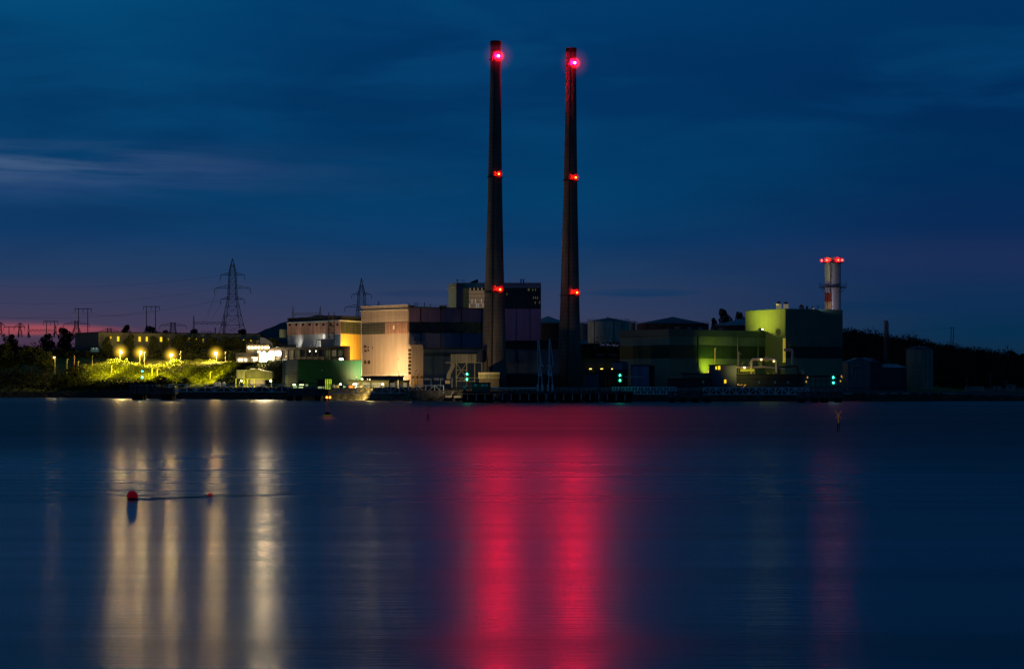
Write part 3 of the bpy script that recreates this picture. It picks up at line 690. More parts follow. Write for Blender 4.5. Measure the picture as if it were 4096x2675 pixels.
# pool of light on the wall, drawn as a glowing disc
f = Thing('wall_light_pool', 'glowing disc for the round pool of light on the pale wall of the switch house', 'lamp', P(1297, 1352, 1030))
w_ = Wall((1150, 1060), (1363, 1022)); c2 = w_.at(1297); cc = Vector((c2.x, c2.y, Z(1345, c2.y)))+Vector((w_.n.x, w_.n.y, 0))*.35
mb = MB(); mb.beam(cc, cc-Vector((w_.n.x, w_.n.y, 0))*.3, .95, 20); f.part('lens', mb, glow('disc_glow', (1, .9, .72), .75))
mb = MB(); mb.beam(cc-Vector((w_.n.x, w_.n.y, 0))*.3, cc-Vector((w_.n.x, w_.n.y, 0))*.5, .55, 16); f.part('housing', mb, C_GALV)

# ---- green store building
L_, C_, R_ = (1134, 994), (1191, 976), (1446, 990)
t = Thing('green_store', 'bright green metal-clad store with paler end wall on the quay', 'building', (X(1191, 976), 976, G0))
wl = Wall(L_, C_); wr = Wall(C_, R_); zt = Z(1437, 976)
t.part('wall', MB().prism(para(L_, C_, R_), G0-.3, zt-.3), C_GRN)
t.part('roof', MB().prism([tuple((Vector(p)-Vector((X(1290, 990), 990)))*1.006+Vector((X(1290, 990), 990))) for p in para(L_, C_, R_)], zt-.29, zt), C_ROOFD)
t.part('end_panel', wl.box(MB(), 1136, 1190.5, 1440, 1537, .1), C_GRNL)
t.part('dark_door', wl.box(MB(), 1154, 1190, 1484, 1537, .2), mat('teal_door', (.02, .12, .12), .5, var=.1))
mb = MB(); wl.box(mb, 1134, 1136.5, 1438, 1540, .3); wr.box(mb, 1190.6, 1191.8, 1438, 1540, .3); wr.box(mb, 1444.5, 1446, 1441, 1540, .3); t.part('corner_trim', mb, mat('green_trim', (.10, .26, .17), .6))
mb = MB(); louvre(wr, mb, 1192, 1445, 1442, 1538, 46, .07, .22, False); t.part('cladding_rib', mb, C_GRN)
for px in (1178, 1144): t.part('vent', wl.box(MB(), px-1.5, px+1.5, 1493, 1497, .3), C_STEELD)
t.part('vent', wr.box(MB(), 1231, 1235, 1493, 1497, .3), C_STEELD)
f = Thing('roof_floodlight', 'oval white floodlight glowing at the roof edge of the green store', 'lamp', P(1365, 1440, 984))
c_ = P(1365, 1436, 983); f.part('lens', MB().ball(c_, .55, 16, 8, 1.6, .7, .7), glow('flood_white', (1, .9, .65), 9), origin=c_, smooth=True)
f.part('bracket', MB().beam(P(1365, 1441, 984), c_, .08), C_STEELD)

# ---- turbine hall
L_, C_, R_ = (1445, 1014), (1634, 990), (1940, 1014)
t = Thing('turbine_hall', 'big cream and mauve turbine hall with dark glazed band', 'building', (X(1634, 990), 990, G0))
wl = Wall(L_, C_); wr = Wall(C_, R_); zt = wr.z(1637, 1229); foot = para(L_, C_, R_)
t.part('wall', MB().prism(foot, G0-.5, zt), C_CREAM)
mb = MB(); zc = wl.z(1634, 1219.5); wl.zbox(mb, wl.A, wl.B, wl.z(1540, 1239), zc, .25, .35); t.part('gable_parapet', mb, C_CREAM)
mb = MB(); wl.zbox(mb, wl.A, wl.B, wl.z(1540, 1240)-.15, wl.z(1540, 1240)+.15, .6, 0); wl.zbox(mb, wl.A, wl.B, zc+.002, zc+.2, .5, .4); t.part('cornice', mb, C_TRIM)
t.part('roof', MB().prism([tuple((Vector(p)-Vector(foot[1]))*.985+Vector(foot[1])+Vector((.3, .3))) for p in foot], zt+.005, zt+.3), C_ROOFD)
z0, z1 = wl.z(1634, 1333), wl.z(1634, 1287); u = wl.at(1541)
t.part('glazed_band', wl.zbox(MB(), wl.A, u, z0, z1, .12), mat('olive_glazing', (.05, .055, .035), .4, var=.4, scale=.25, streak=.4, emis=(.7, .65, .35), es=.012))
t.part('timber_band', wl.zbox(MB(), u, wl.B, z0, z1, .12), mat('rose_timber', (.42, .24, .18), .6, var=.25, scale=.25, streak=.4))
mb = MB(); louvre(wl, mb, 1446, 1634, 1288, 1332, 4, .2, .5); louvre(wl, mb, 1541, 1634, 1288, 1332, 4, .22, .6, False); t.part('band_frame', mb, mat('band_rail', (.24, .2, .16), .6))
t.part('window', wl.box(MB(), 1574, 1578.5, 1302, 1317, .3), mat('white_pane', (.7, .65, .5), .5, emis=(1, .85, .6), es=.15))
for px, py, w_, h_ in ((1474, 1389, 4, 6), (1474, 1401, 5, 7), (1462, 1386, 7, 9), (1463, 1403, 6, 9), (1462, 1448, 7, 14), (1477, 1448, 8, 14), (1491, 1391, 3, 5), (1594, 1436, 4, 2)):
    t.part('vent', wl.box(MB(), px-w_/2, px+w_/2, py-h_/2, py+h_/2, .25), mat('vent_grille', (.05, .04, .03), .7))
mb = MB(); wl.box(mb, 1446, 1634, 1497, 1499, .3); wl.box(mb, 1445.5, 1448, 1288, 1497, .2); t.part('base_trim', mb, C_TRIM)
edges = [1636, 1681, 1762, 1844, 1925, 1939]
for a, b_ in zip(edges, edges[1:]):
    f = t.part('upper_panel', wr.box(MB(), a+1, b_-1, 1235, 1287, .12), C_PURP)
    t.part('dark_panel', wr.box(MB(), a+1, b_-1, 1288, 1332, .10), C_GLASSD)
    t.part('lower_panel', wr.box(MB(), a+1, b_-1, 1333, 1389, .12), C_BLUEG)
mb = MB()
for a in edges[1:-1]: wr.box(mb, a-1.2, a+1.2, 1232, 1390, .35)
louvre(wr, mb, 1637, 1938, 1293, 1330, 4, .16, .3); wr.box(mb, 1636, 1939, 1229.5, 1232, .4); t.part('mullion', mb, C_STEELD)
# roof clutter
for px, h_, w_ in ((1572.5, 12, 2), (1637, 15, 2), (1660, 18, 3), (1669, 18, 3), (1698, 17, 3), (1722, 11, 2.4), (1786, 10, 2)):
    v_ = Thing('vent_pipe', 'thin dark vent pipe on the turbine hall roof, at %s' % {1572.5: 'the middle of the cream gable', 1637: 'the gable corner', 1660: 'the left of a close pair', 1669: 'the right of a close pair', 1698: 'the gap right of the pair', 1722: 'the aerial', 1786: 'the boiler house side'}[px],
               'vent', (X(px, 1000), 1000, zt+.3), 'vent pipes on the turbine hall roof')
    mb = MB(); x, y, z = v_.loc; mb.beam(v_.loc, (x, y, z+h_*.1), w_*.045, 8); v_.part('pipe', mb, C_STEELD)
    v_.part('cap', MB().beam((x, y, z+h_*.1), (x, y, z+h_*.1+.22), w_*.07, 8), C_STEELD)
mb = MB(); rail(mb, [(wr.A.x+.5, wr.A.y+1, zt+.3), (wr.B.x, wr.B.y+1, zt+.3)], 1.1, 3, .03, 2); t.part('roof_railing', mb, C_STEELD)
mb = MB()
for a, b_ in ((1640, 1657), (1758, 1785)): mb.box(X(a, 1000), X(b_, 1000), 999, 1003, zt+.3, zt+1.0)
t.part('roof_hatch', mb, C_STEELD)
# stair tower with window strip at the corner
L2, C2, R2 = (1633, 987), (1645, 984), (1693, 986)
s = Thing('corner_stair_tower', 'cream stair tower with a narrow window strip at the hall corner', 'building', (X(1645, 984), 984, G0))
wr2 = Wall(C2, R2); wl2 = Wall(L2, C2); f2 = para(L2, C2, R2); zt2 = Z(1386, 985)
s.part('wall', MB().prism(f2, G0-.5, zt2), C_CREAM)
s.part('roof', MB().prism([tuple((Vector(p)-Vector(f2[1]))*1.05+Vector(f2[1])+Vector((-.5, -.4))) for p in f2], zt2+.01, Z(1378, 985)), C_CREAM)
mb = MB()
for k in range(7): wl2.box(mb, 1634, 1644.5, 1395+k*15, 1407+k*15, .12)
s.part('window_strip', mb, C_GLASSD)
s.part('roof_railing', rail(MB(), [(f2[0][0]-.5, f2[0][1]-.4, Z(1378, 985)), (f2[1][0]-.4, f2[1][1]-.4, Z(1378, 985)), (f2[2][0]+.5, f2[2][1]-.3, Z(1378, 985))], 1.1, 1.5, .05), C_GALV)
for k, px in enumerate((1651, 1669, 1686)): s.part('vent', wr2.box(MB(), px-5, px+5, 1503, 1513, .15), mat('brown_louvre', (.16, .08, .02), .7))
s.part('door', wr2.box(MB(), 1652, 1668, 1524, 1546, .15), mat('ochre_door', (.5, .35, .12), .7))

# ---- dark annexe in front of the hall
def simple(name, label, cat, x0, x1, Y, dep, top, m, roofm=None, base=G0-.3, roof_t=.35, parts=None):
    t = Thing(name, label, cat, (X((x0+x1)/2, Y), Y, base)); z = Z(top, Y)
    t.part('wall', MB().box(X(x0, Y), X(x1, Y), Y, Y+dep, base, z-roof_t), m)
    t.part('roof', MB().box(X(x0, Y)-.25, X(x1, Y)+.25, Y-.25, Y+dep+.25, z-roof_t+.005, z), roofm or C_ROOFD)
    return t, Wall((x0, Y), (x1, Y))
t, wa = simple('boiler_annexe', 'long near-black annexe behind both chimneys\' feet', 'building', 1694, 2236, 945, 30, 1392, C_DKB)
mb = MB(); rail(mb, [(X(1695, 945), 945, Z(1392, 945)), (X(2235, 945), 945, Z(1392, 945))], 1.1, 3.5, .04); t.part('roof_railing', mb, C_STEELD)
mb = MB()
for px in range(1735, 2236, 42): wa.box(mb, px-.5, px+.5, 1394, 1540, .12)
t.part('cladding_joint', mb, C_STEELD)
mb = MB(); louvre(wa, mb, 1697, 1925, 1410, 1425, 60, .15, .8, False); t.part('louvre_band', mb, C_BLACK)
mb = MB(); bx(mb, 2028, 2059, 1402, 1450, 940, 4); t.part('duct_box', mb, mat('navy_box', (.05, .09, .14), .6))
t, _ = simple('link_block', 'black flat-roofed block between annexe and boiler house', 'building', 2018, 2232, 985, 20, 1362, C_BLACK)

# ---- boiler house
YB = 1060
t = Thing('boiler_house', 'tall block with teal end, glazed upper storeys and mauve panels', 'building', (X(2000, YB), YB, G0))
zt = Z(1131, YB); f = [(X(1852, YB), YB), (X(2164, YB), YB), (X(2164, YB)+0, YB+22), (X(1852, YB), YB+22)]
t.part('wall', MB().prism(f, G0-.5, zt), mat('boiler_wall', (.12, .13, .16), .7, var=.2, scale=.2))
wb = Wall((1852, YB), (2164, YB))
ft = para((1794, 1068), (1826, 1052), (1853, 1058)); zt3 = Z(1131, 1054)
t.part('stair_tower', MB().prism(ft, G0-.5, zt3), C_DKB)
wt = Wall((1794, 1068), (1826, 1052)); t.part('teal_wall', wt.box(MB(), 1794.5, 1825.5, 1134, 1238, .1), C_TEAL)
mb = MB(); wb.box(mb, 1853, 1952, 1131, 1150, .3); t.part('parapet', mb, C_TEAL)
mb = MB(); wb.box(mb, 1953, 2164, 1133, 1148, .3); t.part('parapet', mb, C_PURP)
mb = MB(); wb.box(mb, 1853, 2167, 1148.2, 1150.2, .9); wt.box(mb, 1792, 1827, 1150, 1152, .5); t.part('cornice', mb, C_TRIM)
mb = MB(); wb.box(mb, 1853, 1875, 1153, 1232, .12); t.part('glazed_band', mb, mat('olive_window', (.03, .04, .03), .4, var=.8, scale=.35, emis=(.7, .8, .4), es=.02))
mb = MB(); wb.box(mb, 1876, 1960, 1162, 1232, .14); t.part('lit_glazed_band', mb, mat('amber_blinds', (.36, .25, .16), .5, var=.35, scale=.5, streak=.6, emis=(1, .65, .35), es=.11))
for k in range(6):
    px = 1881+k*15.5; t.part('window', wb.box(MB(), px-3, px+3, 1152, 1161, .2), E_DIM2)
t.part('dark_glazing', wb.box(MB(), 1961, 2163, 1153, 1234, .13), C_GLASSD)
mb = MB()
for y in (1176, 1191, 1207, 1221): wb.box(mb, 1853, 1960, y-.6, y+.6, .25)
louvre(wb, mb, 1853, 2163, 1152, 1233, 62, .2, .25, False); t.part('mullion', mb, C_STEELD)
for px, y0, y1 in ((1888, 1197, 1212), (1902, 1197, 1212), (1926, 1196, 1212), (1878, 1217, 1231), (1906, 1214, 1230), (1914, 1215, 1230), (1932, 1214, 1228)):
    t.part('lit_pane', wb.box(MB(), px-1.6, px+1.6, y0, y1, .3), mat('pale_pane', (.5, .48, .45), .5, emis=(.9, .85, .8), es=.22))
for px, y0 in ((2113, 1154), (2117, 1154), (2131, 1155), (2142, 1154), (2134, 1186), (2142, 1186), (2150, 1187), (2028, 1172), (2158, 1205), (2141, 1206)):
    t.part('lit_pane', wb.box(MB(), px-1.4, px+1.4, y0, y0+9, .3), E_DIM)
for a, b_ in ((1950, 2064), (2068, 2118), (2122, 2163)): t.part('mauve_panel', wb.box(MB(), a, b_, 1236, 1362, .15), mat('bright_mauve', (.66, .28, .42), .55, var=.12, scale=.08, streak=.14))
r = Thing('roof_rack', 'open rack of thin posts on the teal end of the boiler house', 'rack', (X(1853, YB), YB, zt)); mb = MB()
for px in (1847, 1850, 1855, 1860):
    mb.beam(P(px, 1131, YB), P(px, 1118, YB), .06); mb.beam(P(px, 1131, YB+2), P(px, 1118, YB+2), .06)
mb.beam(P(1847, 1118, YB), P(1860, 1118, YB), .06); r.part('frame', mb, C_STEELD)
r = Thing('roof_dome', 'small round dome aerial on the roof above the teal wall', 'aerial', P(1830, 1131, 1054)); r.part('mast', MB().beam(P(1830, 1131, 1055), P(1830, 1124, 1055), .08), C_STEELD)
r.part('dome', MB().ball(P(1830, 1121, 1055), .45, 10, 8), C_GALV, smooth=True)
r = Thing('roof_wedge', 'dark wedge-shaped rooflight on the boiler house left of the chimney', 'rooflight', P(1895, 1131, YB))
mb = MB(); a_, b_, c_, d_ = P(1878, 1130, YB+2), P(1912, 1130, YB+2), P(1912, 1118, YB+2), P(1904, 1118, YB+2); o = Vector((0, 6, 0)); mb.add([a_, b_, c_, d_, a_+o, b_+o, c_+o, d_+o], [(0, 1, 2, 3), (7, 6, 5, 4), (0, 4, 5, 1), (1, 5, 6, 2), (2, 6, 7, 3), (3, 7, 4, 0)]); r.part('housing', mb, C_STEELD)
for px, w__ in ((2084, 'left'), (2094, 'right')):
    v_ = Thing('roof_pipe', w__+' one of two stub pipes on the mauve side of the boiler house roof', 'vent', (X(px, YB+4), YB+4, zt), 'stub pipes on the boiler house roof')
    v_.part('pipe', MB().beam(v_.loc, v_.loc+Vector((0, 0, 1.5)), .28, 10), C_DKB)
    v_.part('cap', MB().beam(v_.loc+Vector((0, 0, 1.5)), v_.loc+Vector((0, 0, 1.75)), .38, 10), C_DKB)

# ---- chimneys
def chimney_mat():
    m = bpy.data.materials.new('chimney_concrete'); m.use_nodes = True; n = m.node_tree; L = n.links; b = n.nodes['Principled BSDF']; b.inputs['Roughness'].default_value = .85
    b.inputs['Specular IOR Level'].default_value = .2
    tc = n.nodes.new('ShaderNodeTexCoord')
    def noi(sc3, s_, d=6):
        mp = n.nodes.new('ShaderNodeMapping'); mp.inputs['Scale'].default_value = sc3; L.new(tc.outputs['Object'], mp.inputs[0])
        t = n.nodes.new('ShaderNodeTexNoise'); t.inputs['Scale'].default_value = s_; t.inputs['Detail'].default_value = d; L.new(mp.outputs[0], t.inputs['Vector']); return t.outputs['Fac']
    wv = n.nodes.new('ShaderNodeTexWave'); wv.bands_direction = 'Z'; wv.inputs['Scale'].default_value = .22; wv.inputs['Distortion'].default_value = .6; L.new(tc.outputs['Object'], wv.inputs[0])
    def M(op, a, c): q = n.nodes.new('ShaderNodeMath'); q.operation = op; [L.new(v, q.inputs[i]) if not isinstance(v, (int, float)) else setattr(q.inputs[i], 'default_value', v) for i, v in enumerate((a, c))]; return q.outputs[0]
    f = M('ADD', M('MULTIPLY', noi((1, 1, .03), .8), .7), M('MULTIPLY', noi((1, 1, .6), .25), .6)); f = M('ADD', f, M('MULTIPLY', wv.outputs['Fac'], .08))
    r = n.nodes.new('ShaderNodeValToRGB'); r.color_ramp.elements[0].position = .42; r.color_ramp.elements[1].position = .9
    r.color_ramp.elements[0].color = (.07, .06, .055, 1); r.color_ramp.elements[1].color = (.24, .19, .15, 1); L.new(f, r.inputs[0]); L.new(r.outputs[0], b.inputs['Base Color']); return m
M_CHIM = chimney_mat(); M_CAP = mat('black_cap', (.008, .006, .006), .9, var=.3)  # cap blackened so the beacon's red spill does not show
HRED = halo('red_lamp_halo', (1, .006, .03), .065, 2.4); HREDS = halo('small_red_halo', (1, .006, .012), 2.2, 2.4)
HRED2 = halo('red_lamp_near_halo', (1, .008, .02), 3.0, 1.9)
E_RTOP = glow('red_beacon', (1, .0008, .034), 8500); E_RMID = glow('red_lamp', (1, .008, .0005), 560)
M_LTRAP = mat('light_trap_black', (.004, .004, .004), .95, var=0, spec=0)  # near-black so red lamplight does not show on shields and rings
def chimney(label, Y, top, topx, botx, prof, lights, pos):
    t = Thing('chimney', label, 'chimney', (X(botx, Y), Y, G0), 'concrete power station chimneys')
    pts = [(w_*.5*Y/FPX, Z(y, Y)) for y, w_ in prof]; dx = X(topx, Y)-X(botx, Y)
    t.part('shaft', MB().lathe(X(botx, Y), Y, pts, 56, dx), M_CHIM, smooth=True)
    zt = Z(top, Y); r = pts[-1][0]; cx = X(topx, Y)
    t.part('cap', MB().lathe(cx, Y, [(r+.1, zt-1.6), (r+.14, zt-.2), (r-.3, zt+.02), (r-.5, zt-.5)], 48), M_CAP)
    mb = MB(); # twin dark strips along the edge of shade, built as conduit and ladder
    for a in (-1.72, -1.78):
        p = [(X(botx, Y)+dx*(z-pts[0][1])/(zt-pts[0][1])+(r_+.18)*math.cos(a), Y+(r_+.18)*math.sin(a), z) for r_, z in pts]
        for u, v in zip(p, p[1:]): mb.beam(u, v, .09)
    t.part('ladder', mb, C_STEELD)
    for i, (lx, ly) in enumerate(lights):
        z = Z(ly, Y); rr = float(np.interp(z, [q[1] for q in pts], [q[0] for q in pts])); cxx = X(botx, Y)+dx*(z-pts[0][1])/(zt-pts[0][1])
        off = X(lx, Y)-cxx; a = -math.acos(max(-1, min(1, off/(rr+1.5)))); L0 = Vector((cxx+(rr+1.5)*math.cos(a), Y+(rr+1.5)*math.sin(a), z))
        mb = MB(); mb.lathe(cxx, Y, [(rr+.02, z-.9), (rr+.5, z-.9), (rr+.5, z-.8), (rr+.02, z-.8)], 40)
        ring = t.part('gallery_ring', mb, M_LTRAP)
        fit = t.part('aircraft_warning_light', MB().beam(Vector((cxx+rr*math.cos(a), Y+rr*math.sin(a), z-.55)), L0-Vector((0, 0, .55)), .12).beam(L0-Vector((0, 0, .75)), L0-Vector((0, 0, .3)), .25, 8), C_STEELD, origin=L0)
        rb = .42 if i == 0 else .26
        t.part('bulb', MB().ball(L0, rb, 16, 10), E_RTOP if i == 0 else E_RMID, parent=fit, origin=L0, smooth=True)
        t.part('light_shield', MB().lathe(L0.x, L0.y, [(.3, L0.z-rb-.1), (1.25 if i else 1.35, L0.z-rb-.1), (1.25 if i else 1.35, L0.z-rb-.04), (.3, L0.z-rb-.04)], 20), M_LTRAP, parent=fit, origin=L0)  # disc added to block red light from the shaft below
        t.part('light_shield', MB().lathe(L0.x, L0.y, [(.05, L0.z+rb+.3), (.9, L0.z+rb+.3), (.9, L0.z+rb+.36), (.05, L0.z+rb+.36)], 20), M_LTRAP, parent=fit, origin=L0)  # second added disc, blocking the light upwards
        R_h = 6.5 if i == 0 else 1.6
        t.part('lamp_halo', MB().ball(L0, R_h, 24, 16), HRED if i == 0 else HREDS, parent=fit, origin=L0, smooth=True)  # glowing sphere painted as bloom round the lamp
        if i == 0: t.part('lamp_halo', MB().ball(L0, 2.5, 24, 16), HRED2, parent=fit, origin=L0, smooth=True)
    return t
chimney('taller tall concrete chimney, the left of the pair, with three red lights', 880, 165, 1982.6, 1976, [(1547, 102), (1487, 99), (1240, 84), (1050, 72), (800, 59), (500, 49), (300, 43), (165, 41.5)],
        [(1994, 230), (1996, 700), (2001, 1160)], 'left')
chimney('slightly shorter concrete chimney, the right of the pair, reddened below its top light', 900, 193, 2284.7, 2277.5, [(1547, 93), (1355, 87), (1240, 78), (1050, 69), (800, 57), (500, 47), (300, 42), (193, 41)],
        [(2298, 257), (2302, 714), (2307, 1172)], 'right')

# ---- flue duct at the left chimney foot
YD = 872
t = Thing('flue_duct', 'grey sheet-metal flue duct on a braced steel frame beside the left chimney', 'duct', (X(1850, YD), YD, G0))
t.part('duct', bx(MB(), 1803, 1906, 1416, 1449, YD, 6), mat('duct_sheet', (.23, .215, .17), .6, var=.15, scale=.3, streak=.2))
mb = MB(); v1 = [P(a, b_, YD) for a, b_ in ((1803, 1449), (1803, 1418), (1814, 1415.8), (1819, 1415.8), (1819, 1449))]; o = Vector((0, 6, 0))
a_, b_, c_ = P(1803, 1449.5, YD-.02), P(1803, 1433, YD-.02), P(1816, 1415.5, YD-.02)
mb.prism([(X(1906, YD), YD), (X(1930, YD), YD+1.5), (X(1940, YD), YD+7), (X(1906, YD), YD+7)], Z(1449, YD), [Z(1416, YD), Z(1398, YD), Z(1398, YD), Z(1416, YD)]); t.part('inlet_hood', mb, mat('duct_sheet_dark', (.06, .07, .1), .6, var=.2))
mb = MB()
for px in (1819, 1831, 1876, 1887, 1906): mb.box(X(px-.8, YD), X(px+.8, YD), YD-.2, YD-.01, Z(1449.5, YD), Z(1415, YD))
t.part('duct_flange', mb, C_STEELD)
mb = MB(); w0 = 16*YD/FPX
for (xa, ya), (xb, yb) in (((1803, 1450), (1803, 1465)), ((1803, 1465), (1786, 1500)), ((1786, 1500), (1786, 1516))):
    p, q = P(xa, ya, YD), P(xb, yb, YD); mb.add([p, p+Vector((w0, 0, 0)), p+Vector((w0, 3, 0)), p+Vector((0, 3, 0)), q, q+Vector((w0, 0, 0)), q+Vector((w0, 3, 0)), q+Vector((0, 3, 0))],
        [(0, 1, 2, 3), (7, 6, 5, 4), (0, 4, 5, 1), (1, 5, 6, 2), (2, 6, 7, 3), (3, 7, 4, 0)])
t.part('down_duct', mb, mat('duct_sheet', (0, 0, 0)))
mb = MB()
for px in (1825, 1867, 1899, 1927):
    mb.beam(P(px, 1449, YD+.5), P(px, 1546, YD+.5), .17); mb.beam(P(px, 1449, YD+5), P(px, 1546, YD+5), .17)
for a, b_, c_, d_ in ((1825, 1452, 1867, 1511), (1867, 1452, 1825, 1511), (1825, 1480, 1867, 1480), (1825, 1511, 1927, 1511), (1825, 1524, 1899, 1524), (1780, 1450, 1927, 1450),
                   (1838, 1524, 1846, 1511), (1846, 1511, 1854, 1524), (1854, 1524, 1862, 1511)): mb.beam(P(a, b_, YD+.4), P(c_, d_, YD+.4), .12)
t.part('support_frame', mb, mat('cream_steel', (.34, .31, .2), .6, var=.2))
t.part('concrete_plinth', bx(MB(), 1781, 1800, 1521, 1534, YD-1, 3), mat('lit_plinth', (.45, .36, .22), .8))
c = Thing('jetty_cabin', 'small cabin with yellow-lit corrugated upper wall in front of the left chimney', 'cabin', (X(1956, 862), 862, G0))
c.part('wall', bx(MB(), 1916, 1996, 1514, 1549, 863, 6), C_BROWN); c.part('corrugated_wall', bx(MB(), 1914, 1998, 1496, 1513.5, 862, 7), mat('cream_sheet', (.34, .31, .17), .6, streak=.3))
c.part('roof', bx(MB(), 1913, 1999, 1489, 1495.8, 861.7, 7.6), mat('cream_fascia', (.48, .4, .24), .6)); wq = Wall((1914, 862), (1998, 862))
mb = MB(); louvre(wq, mb, 1916, 1996, 1497, 1512, 22, .08, .6, False); c.part('cladding_rib', mb, mat('olive_rib', (.14, .13, .05), .7))
c.part('door', wq.box(MB(), 1952, 1960, 1497, 1513, .12), C_GALV)
# ---------------------------------------------------------------- sage green generating hall (right)
L_, C_, R_ = (2479, 985), (2678, 955), (3139, 1000)
t = Thing('generating_hall', 'long sage green hall with a bottle green band, lit by a floodlight in the middle', 'building', (X(2678, 955), 955, G0))
wl = Wall(L_, C_); wr = Wall(C_, R_); foot = para(L_, C_, R_); zt = Z(1316, 955)
t.part('wall', MB().prism(foot, G0-.4, zt-2.6), C_CCG)
cen = Vector(foot[1])*.5+Vector(foot[3])*.5
t.part('fascia', MB().prism([tuple((Vector(p)-cen)*1.018+cen) for p in foot], zt-2.55, zt), C_CCF)
for w_ in (wl, wr):
    zb, zc = Z(1432, 955), Z(1379, 955); t.part('green_band', w_.zbox(MB(), w_.A, w_.B, zb, zc, .1), C_CCD)
for px in (2790, 2949, 3031, 3132):
    t.part('drainpipe', wr.box(MB(), px-1, px+1, 1346, 1466 if px == 2790 else 1500, .35), C_STEELD if px == 2790 else C_CCT)
mb = MB(); louvre(wr, mb, 2680, 3138, 1346, 1500, 90, .13, .2, False); t.part('cladding_rib', mb, C_CCG)
for px, y in ((2707, 1312), (2757, 1313), (2801, 1314), (2883, 1316)):
    c_ = P(px, y, 985); t.part('roof_cowl', MB().ball(c_, .75, 12, 6, 1.3, 1, .5), C_TROOF, smooth=True, origin=c_)
# tall block
L_, C_, R_ = (2982, 1006), (3141, 978), (3370, 996)
t = Thing('boiler_block', 'tall sage green block with its left face flooded yellow', 'building', (X(3141, 978), 978, G0))
wl = Wall(L_, C_); wr = Wall(C_, R_); zt = Z(1234, 978); foot = para(L_, C_, R_)
t.part('wall', MB().prism(foot, G0-.4, zt-.25), C_CCT)
cen = Vector(foot[0])*.5+Vector(foot[2])*.5
t.part('parapet', MB().prism([tuple((Vector(p)-cen)*1.006+cen) for p in foot], zt-.24, zt), C_CCF)
t.part('wall_panel', wr.zbox(MB(), wr.A, wr.B, G0, Z(1432, 978), .08), C_CCG)
t.part('wall_panel', wr.zbox(MB(), wr.A, wr.B, Z(1384, 978), zt-.3, .08), mat('dark_sage', (.09, .19, .16), .55, var=.1, scale=.1, streak=.08))
t.part('green_band', wr.zbox(MB(), wr.A, wr.B, Z(1431.5, 978), Z(1384.5, 978), .1), mat('near_black_band', (.01, .02, .025), .5))
mb = MB(); louvre(wr, mb, 3143, 3369, 1242, 1500, 44, .12, .2, False); louvre(wl, mb, 2984, 3140, 1242, 1500, 30, .03, .15, False); t.part('cladding_rib', mb, C_CCF)
for px, w_, y in ((3115, 21, 1206), (3144, 20, 1207), (3206, 20, 1218), (3228, 11, 1223), (3252, 12, 1223)):
    v_ = Thing('roof_ventilator', {3115: 'cream cone-topped ventilator, leftmost on the tall green block', 3144: 'cream cone-topped ventilator, second from left on the tall green block', 3206: 'squat dark-topped ventilator in the middle of the block roof',
               3228: 'smallest ventilator, left of the two near the steel stack', 3252: 'small ventilator nearest the steel stack'}[px], 'ventilator', (X(px, 992), 992, zt), 'ventilators on the tall green block')
    r = w_*.5*.0992; ze = Z(y+9, 992); v_.part('drum', MB().lathe(X(px, 992), 992, [(r, zt), (r, ze)], 20), mat('glowing_cream_drum', (.6, .55, .42), .6, emis=(1, .85, .5), es=.12) if px < 3200 else C_GALV, smooth=False)  # light on the cream drums added as a small glow
    v_.part('cowl', MB().lathe(X(px, 992), 992, [(r*1.1, ze+.01), (r*.3, Z(y, 992)), (.03, Z(y, 992)+.1)], 20), C_STEELD)
v_ = Thing('floodlit_cowl', 'lit curved cowl at the foot of the yellow-lit wall', 'cowl', P(3042, 1322, 984)); c_ = P(3042, 1321, 984)
mb = MB(); mb.ball(c_, 1.15, 14, 8, 1.15, 1, .8); v_.part('hood', mb, C_CCF, smooth=True, origin=c_); c2 = P(3050, 1317, 983); v_.part('lamp_lens', MB().ball(c2, .28, 10, 8), glow('cowl_lamp', (1, .85, .3), 8), origin=c2)
# steel stack
YS = 1008; cx = X(3331, YS); rs = 32*YS/FPX
t = Thing('steel_stack', 'short fat steel stack with rust patch, gallery and ring of red lights', 'chimney', (cx, YS, Z(1245, YS)))
M_ST = mat('weathered_steel', (.42, .41, .45), .42, .35, var=.15, scale=.3, streak=.25)
z0 = Z(1245, YS)-4; t.part('shell', MB().lathe(cx, YS, [(rs, z0), (rs, Z(1172, YS)), (rs*1.0, Z(1030, YS)), (rs*.9, Z(1030, YS)), (rs*.9, Z(1034, YS))], 48), M_ST, smooth=False)
for o_ in (t,): pass
mb = MB()
for y in (1171, 1120, 1090, 1060): mb.lathe(cx, YS, [(rs+.06, Z(y, YS)-.12), (rs+.06, Z(y, YS)+.12)], 40)
t.part('seam_ring', mb, M_ST)
def arcpanel(a0, a1, z0, z1, r, n=10):
    mb = MB(); vs = []
    for k in range(n+1):
        a = a0+(a1-a0)*k/n
        for z in (z0, z1): vs.append((cx+r*math.cos(a), YS+r*math.sin(a), z))
    return mb.add(vs, [(2*k, 2*k+2, 2*k+3, 2*k+1) for k in range(n)])
RUST = mat('rust_red_panel', (.22, .035, .015), .6, var=.3, scale=.6, streak=.5)
t.part('rust_panel', arcpanel(-PI*.97, -PI*.57, Z(1208, YS), Z(1172, YS), rs+.05), RUST, label='rust red panel')
t.part('rust_panel', arcpanel(-PI*.97, -PI*.57, Z(1245, YS), Z(1208.3, YS), rs+.05), mat('tan_panel', (.5, .33, .16), .6, var=.35, scale=.6, streak=.6), label='tan rust-streaked panel')
